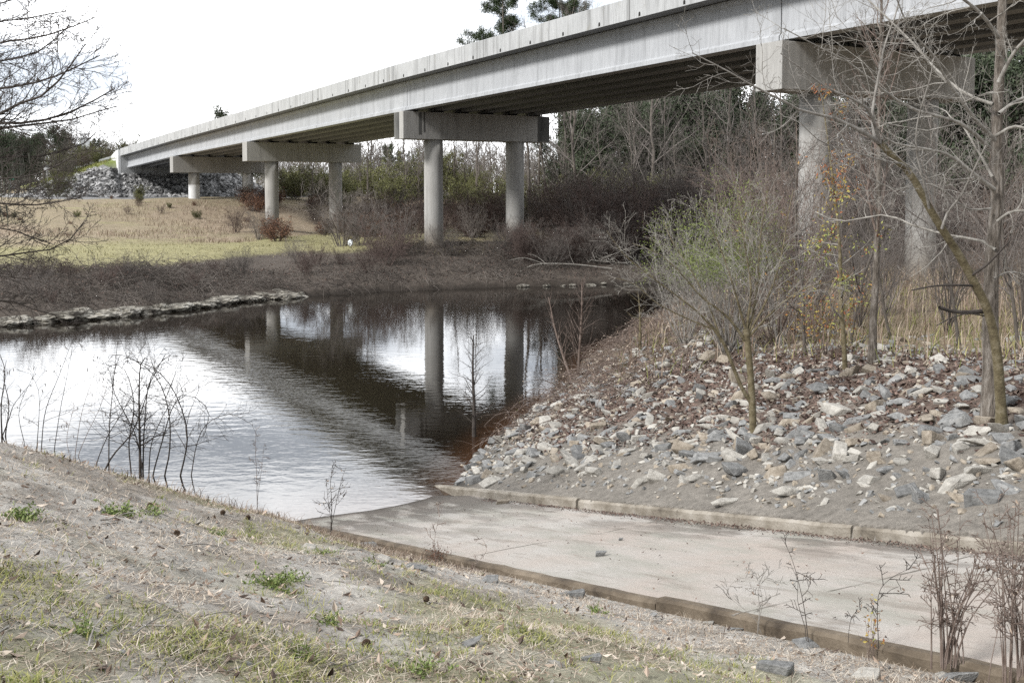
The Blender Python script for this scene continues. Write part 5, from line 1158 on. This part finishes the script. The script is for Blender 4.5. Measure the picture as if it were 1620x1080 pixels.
link('embankment_grass', blademesh('embankment_grass', rng, pts[kp], .4, .05, M['grass'], lean=.6), kind='stuff', label='green grass on the top of the embankment', cat='grass')
# dry grass on the right bank plateau
n = 15000; X = rng.uniform(2, 32, n); Y = rng.uniform(15, 50, n); s, w_ = sw(X, Y); u = right_u(X, Y); dn = vnoise(X*.5, Y*.5, 71)
kp = (-w_ > 4.7+1.6*vnoise(X*1.3, Y*1.3, 72)) & (u > 2.2) & (rng.random(n) < .25+.9*dn) & inview(np.stack([X, Y, 2.5+0*X], 1), 150); X, Y, dn = X[kp], Y[kp], dn[kp]; pts = G(np.stack([X, Y], 1))
link('dry_grass', blademesh('dry_grass', rng, pts, .42+.6*np.clip(sstep(19, 32, Y), 0, 1), .016, M['sedge'], lean=.28), kind='stuff', label='tall pinkish dry grass behind the stony bank', cat='grass')
i = rng.integers(0, len(pts), 4500); q = pts[i]; q[:, :2] += rng.normal(0, .4, (len(q), 2)); q = G(q)
link('green_grass', blademesh('green_grass', rng, q, .4, .014, M['grass'], lean=.6), kind='stuff', label='green grass showing among the dry grass of the right bank', cat='grass')
# leaf litter on the stony bank
n = 42000; s = rng.uniform(-6, 13, n); w_ = -rng.uniform(.5, 8, n); X, Y = xy(s, w_); u = right_u(X, Y)
dn = sstep(-1.6, -3.4, w_)*sstep(6.8, 5.2, -w_)*.95+sstep(.44, .56, fbm(X*.5, Y*.5, 4, 21))*.6*sstep(-1.0, -1.8, w_); kp = (rng.random(n) < dn) & (u > .8) & (Y > 5); pts = G(np.stack([X, Y], 1)[kp]); pts[:, 2] += .012
link('dark_leaf_litter', leafmesh('dark_leaf_litter', rng, pts, .085, M['leaf_dark'], asp=.55, flat=.35, spread=.01), kind='stuff', label='dark brown fallen leaves between the stones of the right bank', cat='leaves')
# dry vines over the point
n = 9000; s = rng.uniform(-16, 1, n); w_ = -rng.uniform(1, 18, n); X, Y = xy(s, w_); u = right_u(X, Y); m_ = vnoise(X*.6, Y*.6, 81)
kp = (u > .1) & (u < 7) & (Y > 21.8) & (rng.random(n) < .3+m_) & (Y < 48); X, Y, m_ = X[kp], Y[kp], m_[kp]; base = G(np.stack([X, Y], 1)); S = arcs(rng, base, (.5+1.2*m_)*rng.uniform(.5, 1.2, len(X)), 7, .55); R = np.tile(np.linspace(.011, .004, 7), (len(S), 1))
k1 = kids(rng, S, R, 3, .2, .95, (30, 80), (.3, .6), 4, .2, (0, 0, -.1), .7, .003)
link('dry_vines', Tubes().add(S, R, 3).add(*k1, 3).mesh('dry_vines', M['bark_red']), kind='stuff', label='tangle of dry brown vines over the stony point', cat='vines')
pts = k1[0][:, 1:].reshape(-1, 3); pts = pts[rng.integers(0, len(pts), 12000)]
link('vine_leaves', leafmesh('vine_leaves', rng, pts, .055, M['leaf_brown'], spread=.04), kind='stuff', label='withered brown leaves on the vine tangle', cat='leaves')
pts = pts[fbm(pts[:, 0]*.8, pts[:, 1]*.8, 3, 4) > .5][:1500]
link('vine_shoots', leafmesh('vine_shoots', rng, pts, .05, M['olive'], spread=.06), kind='stuff', label='olive green leaves on the vine tangle', cat='leaves')
# ---- near bank
def fgpts(n, dens, ymin=3.2, ymax=17):
    Y = ymin+(ymax-ymin)*rng.random(n)**1.35; X = (rng.uniform(-120, 1740, n)-810)/F*Y; s, w_ = sw(X, Y); wp = w_-RW-.13
    kp = (wp > 0) & (rng.random(n) < dens(X, Y, s, wp)); h = H(X, Y); kp &= h > .12
    return G(np.stack([X, Y], 1)[kp])
crest = lambda s: 1-sstep(5.4, 8.2, s)
nz1 = lambda X, Y: fbm(X*.9, Y*.9, 4, 131); nz2 = lambda X, Y: fbm(X*2.6, Y*2.6, 3, 137)
kedge = lambda wp: sstep(1.3, .1, wp)
p = fgpts(120000, lambda X, Y, s, wp: np.clip(.10+.75*sstep(.42, .62, nz1(X, Y))+.8*crest(s)+.5*kedge(wp), 0, 1))
p[:, 2] += .004; V, F4 = blades(rng, p, .075, .0032, lean=6.5, droop=.02); link('straw_litter', mesh_np('straw_litter', V, F4, M['straw'], tint=tintv(rng, len(p), 6)), kind='stuff', label='dry straw and grass stems strewn over the near bank', cat='straw')
p = fgpts(42000, lambda X, Y, s, wp: np.clip(crest(s)*1.0+.3*kedge(wp)+.02, 0, 1), 4)
V, F4 = blades(rng, p, .09, .0038, lean=1.8, droop=.5); link('crest_straw', mesh_np('crest_straw', V, F4, M['crest'], tint=np.clip(tintv(rng, len(p), 6), 0, 1)), kind='stuff', label='matted brown dead grass along the bank crest and ramp edge', cat='straw')
p = fgpts(13000, lambda X, Y, s, wp: np.clip(.18+.5*sstep(.45, .6, nz2(X, Y)), 0, 1)); p[:, 2] += .006
link('fallen_leaves', leafmesh('fallen_leaves', rng, p, .06, M['leaf_brown'], asp=.42, flat=.4, fold=.16), kind='stuff', label='brown and tan fallen leaves scattered on the near bank', cat='leaves')
p = fgpts(42000, lambda X, Y, s, wp: np.clip(.25+.75*sstep(.4, .58, nz1(X+9, Y)), 0, 1)); p[:, 2] += .003
link('leaf_crumbs', leafmesh('leaf_crumbs', rng, p, .021, M['leaf_brown'], asp=.5, flat=.5, fold=.2), kind='stuff', label='broken bits of leaf and bark on the sandy near bank', cat='litter')
c = fgpts(5200, lambda X, Y, s, wp: np.clip(sstep(.40, .54, fbm(X*.55+7, Y*.55, 3, 91))*sstep(.3, .6, vnoise(X*1.7, Y*1.7, 95))+.06, 0, 1)*sstep(.6, 1.5, wp)*(1-.8*crest(s)))
k = rng.integers(6, 30, len(c)); base = np.repeat(c, k, 0); base[:, :2] += rng.normal(0, .055, (len(base), 2))*np.repeat(rng.uniform(.5, 1.9, len(c)), k)[:, None]; base = G(base)
V, F4 = blades(rng, base, .055, .0045, lean=1.3, droop=.5); ti = np.clip(np.repeat(rng.uniform(.25, .8, len(c)), k)+rng.normal(0, .22, len(base)), 0, 1)
link('grass_tufts', mesh_np('grass_tufts', V, F4, M['grass'], tint=np.repeat(ti, 6)), kind='stuff', label='small yellow-green grass tufts over the near bank', cat='grass')
p = fgpts(16000, lambda X, Y, s, wp: (1-sstep(5.8, 7.4, s))*.9, 6)
link('crest_weeds', blademesh('crest_weeds', rng, p, .17, .0055, M['crest'], lean=.9, droop=.6), kind='stuff', label='tangled brown dead weeds on the lip of the bank above the water', cat='weeds')
p = []
for _ in range(2600):
    s = rng.uniform(1.2, 14); w_ = .03+abs(rng.normal(0, .09)) if rng.random() < .93 else rng.uniform(.1, 2.9); x, y = xy(s, w_); p.append((x, y, RS*s+.03))
p = np.array(p)
link('ramp_leaves', leafmesh('ramp_leaves', rng, p, .03, M['leaf_dark'], asp=.5, flat=.35, fold=.2), kind='stuff', label='dead leaves and bits of bark drifted against the ramp kerb', cat='leaves')
# gravelly bits and twigs
VV, FF, MI, n0 = [], [], [], 0
for q in fgpts(2600, lambda X, Y, s, wp: np.clip(.25+.5*kedge(wp)+.3*sstep(.5, .6, nz2(X+3, Y)), 0, 1)):
    sz = rng.uniform(.008, .032)*(1.6 if rng.random() < .08 else 1); v, f = ROCKA[rng.integers(12)]; VV.append((v*sz*1.2)@eul(rng.normal(0, .4), rng.normal(0, .4), rng.uniform(0, 6)).T+q); FF.append(f+n0); n0 += len(v); MI.append(np.full(len(f), rng.choice(3, p=[.5, .2, .3])))
link('pebbles', mesh_np('pebbles', np.concatenate(VV), np.concatenate(FF), [M[k] for k in KINDS], midx=np.concatenate(MI)), kind='stuff', label='pebbles in the sand of the near bank', cat='pebbles')
p = fgpts(420, lambda X, Y, s, wp: .7+0*X); a = rng.uniform(0, 6.283, len(p)); S = march(rng, p+np.array([0, 0, .006]), np.stack([np.cos(a), np.sin(a), .05+0*a], 1), rng.uniform(.06, .32, len(p)), 6, .15, (0, 0, -.02)); S[..., 2] = np.maximum(S[..., 2], H(S[..., 0].ravel(), S[..., 1].ravel()).reshape(S.shape[:2])+.004)
link('fallen_twigs', Tubes().add(S, np.tile(np.linspace(.004, .0015, 6), (len(S), 1))*rng.uniform(.6, 1.5, (len(S), 1)), 4).mesh('fallen_twigs', M['bark_grey']), kind='stuff', label='small fallen twigs on the near bank', cat='twigs')
# weeds one can point to
def weed(p, size, label, n=26, upright=.5, m='weed'):
    q = bank(*p); r = np.random.default_rng(int(p[0]*7+p[1])); c = np.tile(q, (n, 1)); c[:, :2] += r.normal(0, size*.22, (n, 2)); c[:, 2] = H(c[:, 0], c[:, 1])
    a = r.uniform(0, 6.283, n); D = np.stack([np.cos(a), np.sin(a), np.full(n, upright)*r.uniform(.3, 1.6, n)], 1); S = march(r, c, D, size*r.uniform(.35, .8, n), 5, .1, (0, 0, -.05))
    e = empty('weed', q, label=label, cat='weed', group='green weeds on the near bank'); st_ = Tubes().add(S, np.tile(np.linspace(.0025, .001, 5), (n, 1)), 3).mesh('stems', M['grass'])
    lp = np.repeat(S[:, 1:].reshape(-1, 3), 3, 0); lm_ = leafmesh('leaves', r, lp, size*.13, M[m], asp=.5, spread=size*.03)
    for pn, me in (('stems', st_), ('leaves', lm_)): me.transform(mathutils.Matrix.Translation([-float(x) for x in q])); link(pn, me, e)
for (p, sz, lab) in [((38, 822), .30, 'bright green feathery weed near the left edge'), ((180, 815), .32, 'taller green weed below the arching shrub'), ((240, 812), .24, 'leafy green weed right of the taller weed'), ((430, 925), .34, 'wide clump of green weeds and grass in the middle of the near bank'), ((462, 915), .24, 'low green weed at the right side of the wide clump'),
                   ((512, 875), .2, 'single small green plant near the crest rocks'), ((595, 893), .2, 'pale green leafy plant among the rocks by the ramp corner'), ((520, 985), .2, 'small green weed in the lower middle of the near bank'), ((340, 845), .2, 'little green weed on the crest side, above the wide clump'),
                   ((22, 690), .5, 'dense brown-green weed mat at the left crest'), ((668, 1062), .26, 'yellow-green tuft with a curled brown leaf at the bottom edge'), ((120, 1000), .22, 'pale grassy weed in the sand at lower left'), ((945, 968), .24, 'grassy weed beside the dark ramp edge'), ((475, 1040), .22, 'yellowish grass weed near the bottom, left of the curled leaf tuft')]:
    weed(p, sz*.62, lab, 30 if sz > .28 else 18)
# pine cones
r = np.random.default_rng(7); bm = bmesh.new()
for k in range(60):
    f = k/60; a = k*2.4; rr = .026*math.sin(math.pi*(.12+.8*f))+.004; z = .01+.06*f
    bmesh.ops.create_cone(bm, cap_ends=True, segments=5, radius1=.009, radius2=.002, depth=.016, matrix=mathutils.Matrix.Translation((rr*math.cos(a), rr*math.sin(a), z)) @ mathutils.Matrix.Rotation(a, 4, 'Z') @ mathutils.Matrix.Rotation(1.3, 4, 'Y'))
me = bpy.data.meshes.new('pine_cone'); bm.to_mesh(me); bm.free(); me.materials.append(M['cone'])
for k, (p, lab) in enumerate([((242, 803), 'dark pine cone lying under the leafy weed at upper left'), ((275, 848), 'pine cone on the bank left of the little green weed'), ((357, 814), 'pine cone close to the crest, nearer the ramp'), ((397, 822), 'pine cone at the crest edge right of the other crest cone'), ((672, 955), 'dark pine cone alone on the sand in the middle of the near bank'), ((572, 1025), 'pine cone near the bottom edge, left of the middle')]):
    q = bank(*p); o = link('pine_cone', me, loc=(q[0], q[1], q[2]+.02), label=lab, cat='pine cone', group='pine cones on the near bank'); o.rotation_euler = (1.4, r.uniform(-.3, .3), r.uniform(0, 6)); o.scale = (.62,)*3
# litter
q = hit(555, 398); bm = bmesh.new(); bmesh.ops.create_icosphere(bm, subdivisions=3, radius=.16)
for v in bm.verts:
    n_ = mathutils.noise.fractal(v.co*9, .9, 2, 4); v.co *= 1+.4*n_; v.co.z *= 1.2
fin('plastic_bag', bm, M['plastic'], label='crumpled white plastic bag caught in the far brambles', cat='litter').location = (q[0], q[1], q[2]+.55)
q = hit(960, 418); r = np.random.default_rng(12); q2 = at(800, 437, q[1]-2); L = [limb([(968, 425), (905, 418), (850, 418), (825, 428), (815, 440), (800, 442)], 66.5, 65, 1.6, .6, 14), limb([(860, 417), (830, 408), (805, 412)], 65.5, 65, .9, .4, 14), limb([(825, 428), (820, 436), (818, 446)], 65.2, 65, .8, .4, 14)]
S, R = stack(L); k1 = kids(r, S, R, 5, .3, 1, (30, 70), (.15, .3), 5, .15, (0, 0, 0), .5, .01)
tag(link('fallen_branch', Tubes().add(S, R, 6).add(*k1, 4).mesh('fallen_branch', M['bark_pale'])), 'pale fallen branch reaching down to the water from the far bank', 'branch')
